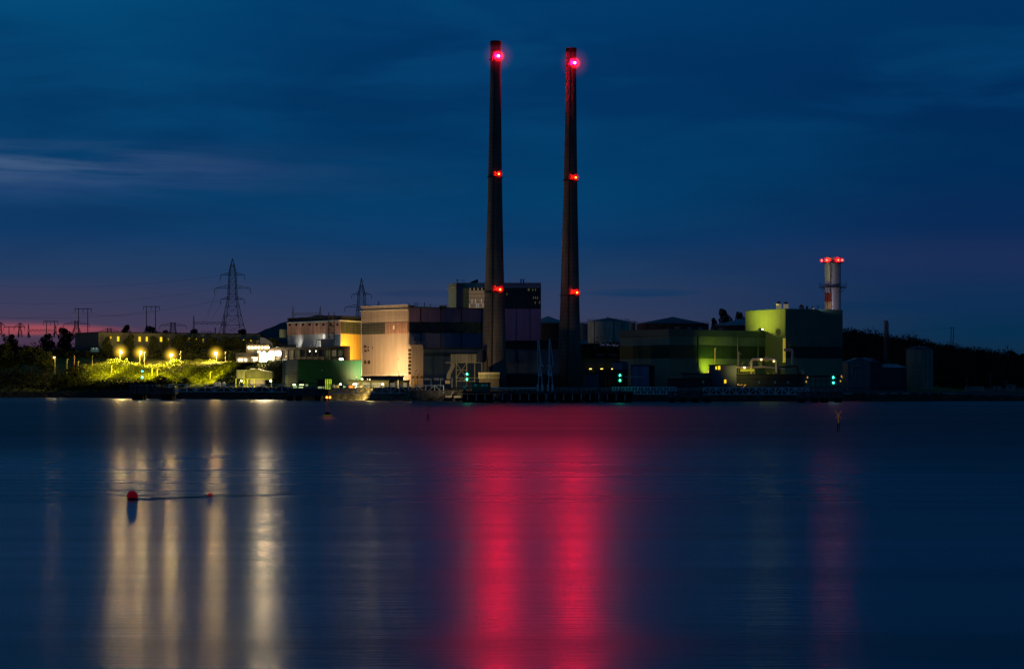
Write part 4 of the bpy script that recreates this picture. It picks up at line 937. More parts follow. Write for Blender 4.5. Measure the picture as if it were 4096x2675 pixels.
for zg, rg, hh in ((Z(1148, YS), 54*YS/FPX, 1.3), (Z(1050, YS), 43*YS/FPX, 1.1)):
    g_ = t.part('gallery', MB().lathe(cx, YS, [(rs+.02, zg-.35), (rg, zg-.2), (rg, zg), (rs+.02, zg)], 40), C_STEELD)
    mb = MB(); n_ = 24; pts = [(cx+rg*math.cos(2*PI*k/n_), YS+rg*math.sin(2*PI*k/n_), zg) for k in range(n_+1)]
    if zg < Z(1100, YS):
        for a, b_ in zip(pts, pts[1:]):
            for h_ in (.6, 1.2): mb.beam(Vector(a)+Vector((0, 0, h_)), Vector(b_)+Vector((0, 0, h_)), .035)
            mb.beam(a, Vector(a)+Vector((0, 0, 1.2)), .04)
        for k in range(0, 24, 4):
            a = 2*PI*(k+.5)/24; mb.beam((cx+rs*math.cos(a), YS+rs*math.sin(a), zg-2.4), (cx+rg*.95*math.cos(a), YS+rg*.95*math.sin(a), zg-.3), .12)
        mb.beam(pts[0], Vector(pts[0])+Vector((0, 0, 2.4)), .06); mb.beam(pts[11], Vector(pts[11])+Vector((0, 0, 2.0)), .05)
        t.part('gallery_railing', mb, C_STEELD, parent=g_)
a = -1.95; t.part('ladder', MB().box(cx+(rs+.1)*math.cos(a)-.12, cx+(rs+.1)*math.cos(a)+.12, YS+(rs+.1)*math.sin(a)-.2, YS+(rs+.1)*math.sin(a), Z(1172, YS), Z(1050, YS)), C_STEELD)
E_RS = glow('stack_lamp', (1, .007, .003), 150)
for px in (3287, 3304, 3349, 3365):
    off = X(px, YS)-cx; rr = 43.5*YS/FPX; rr = rs+.75 if abs(off) < rs else rr
    a = -math.acos(max(-1, min(1, off/rr))); L0 = Vector((cx+off, YS+rr*math.sin(a), Z(1042, YS)))
    f = t.part('red_lamp', MB().beam(L0-Vector((0, 0, .9)), L0-Vector((0, 0, .2)), .12), C_STEELD, origin=L0)
    t.part('bulb', MB().ball(L0, .26, 12, 8), E_RS, parent=f, origin=L0, smooth=True)
    t.part('lamp_halo', MB().ball(L0, 1.25, 20, 14), HREDS, parent=f, origin=L0, smooth=True)

# pipework and low blocks in front
t, w_ = simple('plant_block', 'long dark low block carrying pipework in front of the tall block', 'building', 2946, 3214, 915, 16, 1496, mat('navy_block', (.02, .035, .045), .7, var=.2))
mb = MB(); w_.box(mb, 2946, 3213, 1514, 1517, .2); t.part('ledge', mb, C_BLACK)
for px in (3037, 3100, 3152): t.part('window', w_.box(MB(), px-3, px+3, 1524, 1533, .1), mat('blue_window', (.05, .14, .2), .3, emis=(.05, .25, .4), es=.05))
t, w_ = simple('switch_block', 'dark two-storey block with two lit upper windows', 'building', 2848, 2946, 912, 14, 1458, C_DKB)
for x0, x1, y0, y1 in ((2862, 2868, 1465, 1477), (2872, 2881, 1463, 1478), (2897, 2905, 1518, 1532)): t.part('window', w_.box(MB(), x0, x1, y0, y1, .12), E_WIN)
t, w_ = simple('low_store', 'low dark green store left of the lit-window block', 'building', 2735, 2847, 915, 12, 1492, C_CCF)
t, w_ = simple('lower_store', 'lowest dark flat store by the footbridge end', 'building', 2675, 2846, 906, 7, 1513, mat('navy_block', (0, 0, 0)))
t.part('white_panel', w_.box(MB(), 2810, 2816, 1522, 1531, .1), mat('blue_window', (0, 0, 0)))
def pipe(mb, pts, Y, r): mb.tube([P(a, b_, Y) for a, b_ in pts], r, 10); return mb
C_PIPE = mat('pipe_cladding', (.5, .46, .42), .4, .3, var=.15)
pw = Thing('pipe_manifold', 'tangle of clad pipes on top of the long dark block', 'pipework', (X(3080, 922), 922, Z(1496, 922)))
for k, (pts, r) in enumerate((([(3006, 1495), (3006, 1444), (3012, 1437), (3098, 1436), (3105, 1443), (3106, 1490)], .55), ([(2946, 1469), (3060, 1468), (3140, 1476)], .42), ([(2954, 1495), (2955, 1412)], .2),
      ([(3117, 1495), (3117, 1470), (3190, 1464), (3193, 1495)], .35), ([(3193, 1485), (3210, 1482), (3213, 1496)], .3))):
    pw.part('pipe', pipe(MB(), pts, 920+k, r), C_PIPE if k != 3 else C_STEELD, smooth=False)
pw.part('pipe_cap', MB().beam(P(2955, 1412, 922), P(2955, 1406, 922), .35, 10).beam(P(2963, 1418, 922), P(2963, 1413, 922), .25, 10), C_PIPE)
pw.part('lit_tank_panel', bx(MB(), 2962, 3017, 1475, 1486, 919, 1.5), mat('yellow_glow_panel', (.45, .5, .1), .6, emis=(.75, .7, .02), es=.28))  # yellow lamplight put into the panel as glow
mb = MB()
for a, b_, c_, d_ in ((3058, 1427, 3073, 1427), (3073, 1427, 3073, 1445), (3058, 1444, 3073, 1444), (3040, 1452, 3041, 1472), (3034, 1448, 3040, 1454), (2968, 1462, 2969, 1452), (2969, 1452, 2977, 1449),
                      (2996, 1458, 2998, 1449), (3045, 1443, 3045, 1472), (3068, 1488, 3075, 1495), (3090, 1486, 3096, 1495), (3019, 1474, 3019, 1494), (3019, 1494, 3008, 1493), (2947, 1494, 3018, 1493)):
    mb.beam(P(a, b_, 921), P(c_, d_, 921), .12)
pw.part('support_steel', mb, mat('yellow_glow_steel', (.35, .36, .1), .6, emis=(.8, .75, .03), es=.09))  # lamplight on the steel put in as emission
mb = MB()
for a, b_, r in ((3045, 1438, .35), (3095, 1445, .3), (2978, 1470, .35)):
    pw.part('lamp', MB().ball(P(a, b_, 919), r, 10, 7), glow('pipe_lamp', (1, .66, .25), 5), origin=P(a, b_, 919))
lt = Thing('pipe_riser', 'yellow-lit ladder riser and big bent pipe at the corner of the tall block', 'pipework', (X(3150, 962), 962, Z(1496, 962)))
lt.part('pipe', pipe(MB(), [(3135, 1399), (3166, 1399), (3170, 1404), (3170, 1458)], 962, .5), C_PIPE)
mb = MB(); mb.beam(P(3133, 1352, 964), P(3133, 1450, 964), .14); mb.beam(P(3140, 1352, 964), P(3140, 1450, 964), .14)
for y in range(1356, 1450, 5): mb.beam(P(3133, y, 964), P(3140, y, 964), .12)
lt.part('ladder', mb, mat('lit_ladder', (.7, .6, .2), .6, emis=(1, .72, .05), es=.5))  # ladder glows by itself to look lamplit
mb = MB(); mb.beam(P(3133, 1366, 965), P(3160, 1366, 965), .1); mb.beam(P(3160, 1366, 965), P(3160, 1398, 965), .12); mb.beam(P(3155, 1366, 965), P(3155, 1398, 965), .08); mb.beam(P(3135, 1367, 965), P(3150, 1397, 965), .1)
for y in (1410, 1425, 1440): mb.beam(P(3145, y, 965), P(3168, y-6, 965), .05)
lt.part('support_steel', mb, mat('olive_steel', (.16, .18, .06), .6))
rk = Thing('lit_valve_rack', 'small yellow-lit pipe rack behind the right footbridge', 'pipework', (X(2965, 880), 880, G0)); mb = MB()
for a in (2946, 2955, 2972, 2986): mb.beam(P(a, 1536, 880), P(a, 1560, 880), .14)
for y in (1538, 1544, 1551, 1557): mb.beam(P(2946, y, 880), P(2987, y, 880), .11)
rk.part('frame', mb, C_STEELD); g_ = random.Random(4)
for k in range(12):
    c_ = P(g_.uniform(2947, 2986), g_.uniform(1536, 1564), 880.6); w_ = g_.uniform(.15, .45)
    rk.part('glow_panel', MB().box(c_.x-w_, c_.x+w_, c_.y, c_.y+.2, c_.z-.18, c_.z+.18), glow('rack_glow', (1, .6, .06), .8+.9*(k % 3)) if k % 2 else glow('rack_glow_dim', (1, .55, .1), .5))  # random glowing panels standing in for lamplight on the rack
vp = Thing('lit_vent_mast', 'thin yellow-lit vent mast on the low store', 'vent', P(2859, 1458, 920))
vp.part('pole', MB().beam(P(2859, 1458, 920), P(2860, 1394, 920), .14, 8).beam(P(2860, 1394, 920), P(2862, 1392, 920), .14, 8), mat('lit_mast', (.75, .62, .2), .5, emis=(1, .66, .05), es=.35))  # yellow light on the mast painted as emission
vp.part('collar', MB().beam(P(2859.5, 1414, 920), P(2859.5, 1417, 920), .25, 8), C_PIPE)
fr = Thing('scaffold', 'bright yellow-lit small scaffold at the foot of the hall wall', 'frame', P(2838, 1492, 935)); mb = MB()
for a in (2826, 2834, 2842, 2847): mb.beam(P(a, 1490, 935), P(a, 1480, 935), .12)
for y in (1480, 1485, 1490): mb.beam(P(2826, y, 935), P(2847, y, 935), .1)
fr.part('frame', mb, mat('lit_frame', (.8, .66, .3), .5, emis=(1, .75, .15), es=.6))  # floodlit look of the frame comes from its own glow
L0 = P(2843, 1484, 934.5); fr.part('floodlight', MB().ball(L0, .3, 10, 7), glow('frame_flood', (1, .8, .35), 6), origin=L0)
lamp_light('floodlight', 'SPOT', P(2836, 1492, 963.5), (1, .86, .03), 5200, fr.o, .5, (X(2850, 971), 971.5, 17), 130, 1)
lamp_light('floodlight', 'SPOT', P(2900, 1308, 986), (1, .92, .10), 20000, v_.o, .8, (X(3055, 994), 992, 36), 110, 1)
lamp_light('floodlight', 'POINT', P(3100, 1440, 968), (1, .85, .1), 300, lt.o, .3)
lamp_light('floodlight', 'SPOT', P(2960, 1488, 905), (1, .7, .15), 2600, pw.o, .3, P(2990, 1440, 922), 130, 1)
# dark low structures between chimney and hall
t, w_ = simple('mauve_kiosk', 'pale mauve box-shaped enclosure in front of the hall left end', 'building', 2530, 2597, 925, 10, 1459, mat('mauve_box', (.32, .24, .36), .6, streak=.3, var=.1))
t.part('side_wall', MB().box(X(2597, 925)+.05, X(2618, 925), 925.5, 934, G0, Z(1461, 925)), C_BLACK)
t, w_ = simple('mauve_panel_block', 'narrow mauve block standing taller left of its dark neighbour', 'building', 2454, 2490, 930, 8, 1445, mat('mauve_box', (0, 0, 0)))
t.part('side_wall', MB().box(X(2490, 930)+.05, X(2512, 930), 930.5, 938, G0, Z(1447, 930)), C_DKB)
t, w_ = simple('service_block', 'wide dark service block with three small yellow lamps', 'building', 2325, 2478, 945, 20, 1431, mat('sage_dark', (.03, .05, .04), .7, var=.2))
for px, lb in ((2362, 'left'), (2407, 'middle'), (2450, 'right')):
    f = Thing('wall_lamp', lb+' small yellow lamp of the three on the dark service block', 'lamp', P(px, 1478, 943), 'three small lamps on the service block')
    c_ = P(px, 1475, 943.2); f.part('lens', MB().ball(c_, .32, 10, 6, 1.6, 1, .5), glow('amber_lens', (1, .68, .12), 3.5), origin=c_)
    f.part('bracket', MB().box(c_.x-.6, c_.x-.4, 943.2, 945.2, c_.z-.9, c_.z), C_GALV)
for px, lb in ((2401, 'left one of the two'), (2450, 'right one of the two')):
    f = Thing('cooling_unit', lb+' boxy cooling units on the service block roof', 'cooling unit', P(px, 1431, 948), 'roof cooling units'); mb = MB()
    bx(mb, px-13, px+13, 1419, 1431, 948, 3); f.part('housing', mb, C_STEELD); f.part('cover', bx(MB(), px-12, px+16, 1416.5, 1418.8, 947.8, 3.4), C_GALV)
    f.part('fan_ring', MB().beam(P(px-5, 1425, 947.9), P(px-5, 1425, 947.7), .4, 12), C_BLACK)
t, w_ = simple('jetty_shelter', 'dark open-fronted shelter behind the second pair of green lights', 'shelter', 2400, 2510, 905, 8, 1478, C_BLACK)
mb = MB()
for px in (2423, 2438): mb.box(X(px-1, 904), X(px+1, 904), 903.5, 904.5, G0, Z(1512, 904))
t.part('post', mb, mat('amber_post', (.4, .28, .1), .6)); t.part('canopy', bx(MB(), 2500, 2580, 1505, 1510, 900, 5), C_GALV)
t, w_ = simple('pump_house', 'low dark pump house between the right chimney and the shelter', 'building', 2338, 2396, 905, 8, 1490, C_DKB)
t, w_ = simple('pipe_bridge_block', 'long dark louvred walkway building between the chimneys', 'building', 2000, 2235, 890, 6, 1492, C_BLACK)
mb = MB(); w_.box(mb, 2000, 2235, 1493, 1497, .15); t.part('blue_rail', mb, C_STEELB)
mb = MB(); louvre(w_, mb, 2010, 2230, 1500, 1512, 60, .1, .6, False); t.part('louvre', mb, mat('olive_dark', (.05, .05, .03), .7))

# ---- tanks
def tank(label, px, wpx, Y, wall_top, apex, base, m, mr, group='storage tanks on the terrace', railing=True, dome=False):
    r = wpx*.5*Y/FPX; x = X(px, Y); zb, zw, za = Z(base, Y), Z(wall_top, Y), Z(apex, Y)
    t = Thing('storage_tank', label, 'tank', (x, Y, zb), group)
    t.part('shell', MB().lathe(x, Y, [(r, zb), (r, zw)], 56), m, smooth=False)
    prof = [(r*1.005, zw+.01)]+([(r*c_, zw+(za-zw)*s_) for c_, s_ in ((.9, .3), (.75, .6), (.5, .85), (.25, .96), (.03, 1))] if dome else [(.05, za)])
    t.part('roof', MB().lathe(x, Y, prof, 56), mr, smooth=dome)
    mb = MB(); n_ = 40; pts = [Vector((x+r*math.cos(2*PI*k/n_), Y+r*math.sin(2*PI*k/n_), zw)) for k in range(n_+1)]
    if railing:
        for a, b_ in zip(pts, pts[1:]):
            mb.beam(a+Vector((0, 0, 1.1)), b_+Vector((0, 0, 1.1)), .045); mb.beam(a+Vector((0, 0, .6)), b_+Vector((0, 0, .6)), .03); mb.beam(a, a+Vector((0, 0, 1.1)), .04)
        t.part('railing', mb, C_STEELD)
    return t, r
t, r = tank('pale grey-green cylindrical tank with railed top right of the right chimney', 2434, 166, 1170, 1286, 1270, 1374, C_TANK, C_TROOFD)
mb = MB(); x = X(2434, 1170)
for a in (-2.35, -1.35, -.9): mb.beam((x+(r+.1)*math.cos(a), 1170+(r+.1)*math.sin(a), Z(1374, 1170)), (x+(r+.1)*math.cos(a), 1170+(r+.1)*math.sin(a), Z(1287, 1170)), .16)
t.part('down_pipe', mb, C_STEELD); c_ = P(2388, 1350, 1161.5); t.part('valve', MB().ball(c_, .35, 8, 6), C_STEELD, origin=c_)
mb = MB(); mb.beam(P(2425, 1276, 1170), P(2429, 1266, 1170), .1).beam(P(2429, 1266, 1170), P(2433, 1270, 1170), .1).beam(P(2463, 1277, 1170), P(2467, 1270, 1170), .1); t.part('roof_stairs', mb, C_STEELD)
tank('dark-walled tank with a light cone roof between boiler house and right chimney', 2192, 160, 1270, 1293, 1264, 1388, C_BLACK, C_TROOF)
tank('widest tank, dark, with a low cone roof behind the green hall', 2690, 290, 1260, 1296, 1267, 1340, C_RUSTD, C_TROOFD)
tank('dark tank with a pale cone roof directly left of the yellow-lit block', 2962, 224, 1240, 1303, 1275, 1350, C_BLACK, C_TROOF)
tank('small dark tank glimpsed between right chimney and pale tank', 2330, 46, 1240, 1296, 1292, 1357, C_DKB, C_DKB)
tank('small dark tank peeping over the pale tank\'s right side', 2530, 26, 1240, 1293, 1290, 1330, C_DKB, C_DKB)
tank('small dark tank at the left end of the switch house', 1134, 34, 1250, 1318, 1316, 1350, C_DKB, C_DKB, railing=False)
sw = Thing('tank_bund', 'pale low bund wall below the storage tanks', 'wall', P(2344, 1374, 1120)); sw.part('wall', bx(MB(), 2320, 2352, 1360, 1375, 1125, 1), C_GREY)
t, r = tank('upright green-grey tank with domed top and orange stair at the right', 3678, 107, 935, 1399, 1385, 1566, mat('sage_tank', (.17, .26, .2), .55, var=.2, scale=.15, streak=.3), C_TROOFD, group=None, dome=True)
mb = MB(); mb.beam(P(3620, 1395, 930), P(3620, 1412, 930), .12).beam(P(3626, 1392, 930), P(3626, 1560, 930), .12).beam(P(3733, 1530, 930), P(3740, 1500, 930), .1)
for y in range(1392, 1560, 8): mb.beam(P(3618.5, y, 930), P(3626, y, 930), .07)
t.part('ladder', mb, mat('orange_steel', (.35, .16, .05), .6)); x = X(3678, 935)
for k, px in enumerate((3661, 3676, 3695)): c_ = P(px, 1384, 930); t.part('roof_vent', MB().beam(P(px, 1388, 932), c_, .35 if k == 1 else .2, 8), C_GALV)
t.part('ring_beam', MB().lathe(x, 935, [(r+.05, Z(1480, 935)), (r+.12, Z(1479, 935)), (r+.05, Z(1478, 935))], 56), C_TANK)

# ---- small gabled plant house and slim stack at the right
YG = 905
t = Thing('gabled_plant_house', 'dark gabled sheet-metal plant house with lean-to right of the tall block', 'building', (X(3460, YG), YG, G0)); mk = mat('slate_sheet', (.11, .15, .17), .6, var=.15, streak=.15)
a, b_, c_ = X(3391, YG), X(3435, YG), X(3481, YG); z1, z2 = Z(1448, YG), Z(1431, YG)
mb = MB(); mb.add([(a, YG, 0), (c_, YG, 0), (c_, YG, z1), (b_, YG, z2), (a, YG, z1), (a, YG+14, 0), (c_, YG+14, 0), (c_, YG+14, z1), (b_, YG+14, z2), (a, YG+14, z1)], [(0, 1, 2, 3, 4), (9, 8, 7, 6, 5), (0, 5, 6, 1), (1, 6, 7, 2), (4, 9, 5, 0)]); t.part('wall', mb, mk)
mb = MB(); e = X(3530, YG); mb.add([(a-.2, YG-.3, z1), (b_, YG-.3, z2+.1), (b_, YG+14, z2+.1), (a-.2, YG+14, z1)], [(0, 1, 2, 3)]); mb.add([(b_, YG-.3, z2+.1), (X(3490, YG), YG-.3, Z(1432, YG)), (e, YG+6, z1), (c_, YG-.3, z1+.05)], [(0, 1, 2, 3)]); t.part('roof', mb, mat('blue_slate_roof', (.2, .3, .34), .6))
t.part('side_wall', MB().box(c_+.02, e, YG+.3, YG+14, 0, z1-.05), mat('navy_sheet', (.03, .04, .06), .6, streak=.15))
t.part('lean_to_wall', MB().box(e+.02, X(3627, YG), YG, YG+10, 0, Z(1470, YG)), mat('navy_sheet', (0, 0, 0)))
mb = MB(); z3, z4 = Z(1470, YG)+.02, Z(1455, YG); mb.add([(e, YG-.3, z3), (X(3628, YG), YG-.3, z3), (X(3600, YG), YG+8, z4), (e, YG+8, z4)], [(0, 1, 2, 3)]); t.part('lean_to_roof', mb, mat('blue_slate_roof', (0, 0, 0)))
for x_, y_, r_ in ((3459, 1431, .45), (3558, 1455, .45)): c2 = P(x_, y_, YG+2); t.part('roof_cowl', MB().ball(c2, r_, 10, 6, 1.4, 1, .6), C_GALV, origin=c2)
mb = MB(); pipe(mb, [(3408, 1500), (3408, 1464), (3442, 1463)], YG-.6, .16); pipe(mb, [(3422, 1510), (3422, 1482), (3448, 1493)], YG-.6, .14); t.part('wall_pipe', mb, C_GALV)
mb = MB(); wq = Wall((3391, YG), (3627, YG)); wq.box(mb, 3400, 3626, 1549, 1551, .2); t.part('base_rail', mb, C_STEELD)
t = Thing('slim_stack', 'slim polished steel flue with two small galleries at the right', 'chimney', (X(3543.5, 918), 918, Z(1460, 918))); x = X(3543.5, 918); r = .76
t.part('flue', MB().lathe(x, 918, [(r, Z(1465, 918)), (r, Z(1290, 918)), (r*1.12, Z(1284, 918)), (r*1.12, Z(1281, 918)), (r*.9, Z(1281, 918))], 24), mat('polished_flue', (.42, .37, .38), .35, .6, var=.2, scale=.5, stretch=(1, 1, .3)), smooth=True)
for y, w_ in ((1367, 1.2), (1387, 1.5)):
    z = Z(y, 918); t.part('gallery', MB().lathe(x, 918, [(r+.02, z-.1), (w_, z-.1), (w_, z+.05), (r+.02, z+.05)], 20).lathe(x, 918, [(w_, z+.9), (w_+.04, z+.98)], 20), C_STEELD)
t.part('ladder', MB().box(x+r+.02, x+r+.2, 917, 917.3, Z(1452, 918), Z(1290, 918)), C_STEELD)
mb = MB(); rail(mb, [(X(3557, 914), 914, Z(1456, 914)), (X(3588, 914), 914, Z(1456, 914))], 1.4, 1.4, .05); t.part('roof_railing', mb, mat('orange_steel', (0, 0, 0)))
t, w_ = simple('pipe_rack_shed', 'open dark rack with faint yellow lights under the tall block', 'shed', 3216, 3395, 925, 8, 1501, C_BLACK, base=G0+4)
mb = MB(); g_ = random.Random(9)
for px in range(3218, 3396, 22): mb.beam(P(px, 1503, 922), P(px, 1560, 922), .12)
for y in (1503, 1514, 1524): mb.beam(P(3216, y, 922), P(3395, y, 922), .1)
t.part('frame', mb, C_STEELD)
for px, y in ((3230, 1509), (3225, 1526), (3366, 1505), (3372, 1510), (3388, 1508), (3362, 1524), (3376, 1520), (3389, 1525)):
    c_ = P(px, y, 921.5); t.part('glow_panel', MB().box(c_.x-.2, c_.x+.2, c_.y, c_.y+.1, c_.z-.35, c_.z+.35), glow('rack_glow_dim', (1, .55, .1), .5))
# far right shore: fence, kiosk, poles
t = Thing('shore_wall', 'long low pale-capped sea wall at the right', 'wall', (X(3600, 871), 871, 0)); t.part('wall', MB().box(X(3374, 871), X(3586, 871), 871, 872, 0, Z(1574.5, 871)), C_CONCD); t.part('wall', MB().box(X(3612, 871), X(3820, 871), 871, 872, 0, Z(1575, 871)), C_CONCD)
t.part('coping', MB().box(X(3373, 871), X(3587, 871), 870.8, 872.2, Z(1574.5, 871)+.005, Z(1572.5, 871)), mat('pale_coping', (.6, .66, .72), .8)); t.part('coping', MB().box(X(3611, 871), X(3821, 871), 870.8, 872.2, Z(1575, 871)+.005, Z(1573, 871)), mat('pale_coping', (0, 0, 0)))
t = Thing('palisade_fence', 'pale upright palisade fence at the far right shore', 'fence', (X(4000, 905), 905, 3)); mb = MB()
for k in range(150): x = X(3860, 905)+k*.3; mb.box(x, x+.12, 905, 905.04, 2.6, 4.6)
t.part('pales', mb, mat('fence_grey', (.2, .24, .26), .7)); t.part('rail', MB().box(X(3860, 905), X(3860, 905)+45, 905.05, 905.1, 4.1, 4.2).box(X(3860, 905), X(3860, 905)+45, 905.05, 905.1, 3, 3.1), C_STEELD)
for x0, x1, y0, y1, lb in ((4034, 4062, 1537, 1555, 'small pale kiosk on stilts near the right edge'), (3980, 4004, 1543, 1562, 'grey shed behind the palisade fence'), (3866, 3935, 1544, 1560, 'long grey container beyond the sea wall end'), (3737, 3774, 1560, 1570, 'low pale shed at the foot of the upright tank')):
    t, w_ = simple('shed', lb, 'shed', x0, x1, 915, 4, y0, mat('far_shed', (.22, .26, .28), .7, var=.2), base=3.6, roofm=mat('far_shed_roof', (.16, .18, .2), .7), roof_t=.25)
    t.part('door', w_.box(MB(), x0+3, x0+9, y0+5, y1, .08), C_BLACK)
for px, top, Y, lb in ((3868, 1517, 915, 'thin street lamp near the grey container, unlit'), (4026, 1524, 915, 'thin unlit street lamp beside the stilted kiosk'), (3961, 1492, 940, 'thin tall bare pole on the far right shore')):
    z0 = gz(px, Y); t = Thing('street_lamp' if top > 1500 else 'pole', lb, 'street lamp' if top > 1500 else 'pole', (X(px, Y), Y, z0)); t.part('pole', MB().beam((X(px, Y), Y, z0), P(px, top, Y), .07, 6), C_GALV)
    if top > 1500: t.part('lamp_head', MB().beam(P(px, top, Y), P(px-5, top-1, Y), .1, 6), C_GALV)
# paired poles on the hill
t = Thing('transmission_pole', 'pair of thin wooden poles alone on the right-hand hill', 'pole', (X(3808, 1390), 1390, gz(3808, 1390))); Yp = 1390
for px in (3804, 3813): t.part('pole', MB().beam((X(px-2, Yp), Yp, gz(px, Yp)-1), P(px+1.5, 1308, Yp), .26, 6, .18), C_STEELD)
t.part('crossarm', MB().beam(P(3798, 1312, Yp), P(3819, 1311, Yp), .12), C_STEELD)
# ---------------------------------------------------------------- jetties, dolphins, footbridges
def jetty(name, label, x0, x1, Y, top, bot, dep, piles, pile_bot_z=-3, m=C_CONCD, railing=True, pw_=None):
    t = Thing(name, label, 'jetty', (X((x0+x1)/2, Y), Y, 0)); zt, zb = Z(top, Y), Z(bot, Y)
    t.part('deck', MB().box(X(x0, Y), X(x1, Y), Y, Y+dep, zb, zt), m)
    t.part('deck_edge', MB().box(X(x0, Y)-.1, X(x1, Y)+.1, Y-.12, Y-.005, zt-.5, zt+.12), C_CONCD)
    for a, b_ in piles:
        for yy in (Y+.4, Y+dep-2.2): t.part('pile', MB().box(X(a, Y), X(b_, Y), yy, yy+1.8, pile_bot_z, zb-.01), C_PILE)
    if railing:
        mb = MB(); rail(mb, [(X(x0, Y)+.2, Y+.15, zt), (X(x1, Y)-.2, Y+.15, zt)], 1.1, 2.0, .04); t.part('railing', mb, C_STEELB)
    return t
jetty('mooring_dolphin', 'concrete dolphin at the left end of the long blue footbridge', 518, 700, 940, 1551, 1576, 9, [(528, 545), (554, 572), (642, 661), (670, 690)])
t = jetty('mooring_dolphin', 'dark concrete dolphin between the two left footbridges, behind the yellow buoy', 1147, 1312, 893, 1558, 1583, 9, [(1144+4, 1166), (1181, 1199), (1258, 1276), (1293, 1309)])
jetty('mooring_dolphin', 'concrete landing at the left end of the main jetty', 1642, 1852, 868, 1563, 1592, 9, [(1645, 1675), (1700, 1740), (1770, 1800), (1820, 1848)], railing=False)
t = jetty('main_jetty', 'long dark concrete jetty in front of both chimneys', 1848, 2532, 795, 1565, 1574, 16, [], railing=False)
for k in range(19):
    px = 1868+k*35; t.part('deck_post', MB().box(X(px, 795), X(px, 795)+.32, 795.1, 795.5, .6, Z(1574, 795)-.01), mat('blue_grey_post', (.34, .42, .5), .7))
t.part('cross_beam', MB().box(X(1850, 795), X(2530, 795), 796, 797, .7, 1.2), C_PILE)
for x0, x1 in ((1850, 1905), (1918, 1932), (1950, 1975), (2002, 2025), (2040, 2070), (2085, 2105), (2118, 2128), (2158, 2178), (2200, 2226), (2246, 2262), (2274, 2296), (2318, 2328), (2344, 2380), (2386, 2396), (2419, 2463), (2482, 2531)):
    t.part('pile', MB().box(X(x0, 795), X(x1, 795), 797.2, 799.5, -3, Z(1576, 795)), C_PILE)
for x0, x1 in ((1870, 1960), (2050, 2150), (2240, 2330), (2420, 2500)): t.part('pile', MB().box(X(x0, 803), X(x1, 803), 806, 810, -3, 2.6), C_PILE)
mb = MB(); zt = Z(1565, 795); rail(mb, [(X(1966, 795), 795.4, zt), (X(2150, 795), 795.4, zt)], 1.1, 1.6, .035); rail(mb, [(X(2225, 795), 795.4, zt), (X(2530, 795), 795.4, zt)], 1.1, 1.6, .035); t.part('railing', mb, C_STEELB)
jp = Thing('jetty_pipeline', 'white lagged pipeline lying along the main jetty deck', 'pipeline', (X(2060, 800), 800, zt))
jp.part('pipe', MB().tube([P(1966, 1552.5, 800), P(2145, 1552.5, 800)], .24, 10), mat('white_lagging', (.5, .55, .62), .5)); mb = MB()
for px in range(1975, 2145, 28): mb.box(X(px, 800)-.1, X(px, 800)+.1, 799.8, 800.2, zt, Z(1554, 800))
jp.part('pipe_support', mb, C_STEELD)
sh = Thing('jetty_hut', 'low dark hut with bluish windows on the main jetty', 'hut', (X(1920, 800), 800, zt)); sh.part('wall', bx(MB(), 1888, 1962, 1532, 1565, 800, 5), mat('navy_hut', (.03, .045, .06), .7)); sh.part('roof', bx(MB(), 1885, 1965, 1529, 1531.9, 799.6, 6), C_ROOFD)
wh = Wall((1888, 800), (1962, 800))
for a, b_ in ((1896, 1908), (1924, 1938), (1942, 1952)): sh.part('window', wh.box(MB(), a, b_, 1536, 1545, .08), mat('blue_window', (0, 0, 0)))
wc = Thing('equipment_cabinet', 'upright white cabinet on the main jetty beside the green navigation lights', 'cabinet', (X(1858, 797), 797, zt)); wc.part('body', bx(MB(), 1852, 1864, 1541, 1556, 797, .8), mat('white_cabinet', (.4, .42, .48), .6)); wc.part('plinth', bx(MB(), 1853, 1863, 1556.1, 1565, 797.1, .6), C_STEELD)
jetty('mooring_dolphin', 'dark dolphin between the two right-hand footbridges', 2676, 2850, 797, 1567, 1590, 9, [(2682, 2700), (2729, 2746), (2775, 2795), (2828, 2843)])
jetty('mooring_dolphin', 'dolphin at the right end of the last footbridge, under the steel stack', 3197, 3372, 790, 1568, 1592, 9, [(3203, 3221), (3257, 3273), (3293, 3313), (3351, 3367)])

def footbridge(label, x0, x1, Ya, Yb, top, bot, bays, haunch=False, pairs=True):
    t = Thing('footbridge', label, 'footbridge', (X(x0, Ya), Ya, Z(bot, Ya)), 'steel truss footbridges linking the dolphins')
    a = Vector((X(x0, Ya), Ya, 0)); b_ = Vector((X(x1, Yb), Yb, 0)); ym = (Ya+Yb)/2; zt, zb = Z(top, ym), Z(bot, ym); d = (b_-a); nrm = Vector((0, 1.5, 0))
    for off in (Vector((0, 0, 0)), nrm):
        mb = MB()
        def q(k, z, off=off): p = a+d*(k/bays)+off; return Vector((p.x, p.y, z))
        mb.beam(q(0, zt), q(bays, zt), .13); mb.beam(q(0, zb), q(bays, zb), .13)
        for k in range(bays+1): mb.beam(q(k, zb), q(k, zt), .10)
        for k in range(bays): mb.beam(q(k, zb if (k % 2) else zt), q(k+1, zt if (k % 2) else zb), .08)
        t.part('truss', mb, C_STEELB)
    p0, p1 = a+Vector((0, .1, 0)), b_+Vector((0, .1, 0)); t.part('deck', MB().prism([(p0.x, p0.y), (p1.x, p1.y), (p1.x, p1.y+1.3), (p0.x, p0.y+1.3)], zb+.12, zb+.2), C_STEELD)
    return t
footbridge('long blue steel footbridge at the left, over the dark rocks', 674, 1166, 942, 895, 1537, 1566, 13)
footbridge('blue steel footbridge in front of the lit quay sheds and yellow boulders', 1324, 1774, 893, 868, 1541, 1571, 13)
footbridge('finely trussed steel footbridge right of the second green lights', 2450, 2704, 800, 797, 1548, 1576, 20)
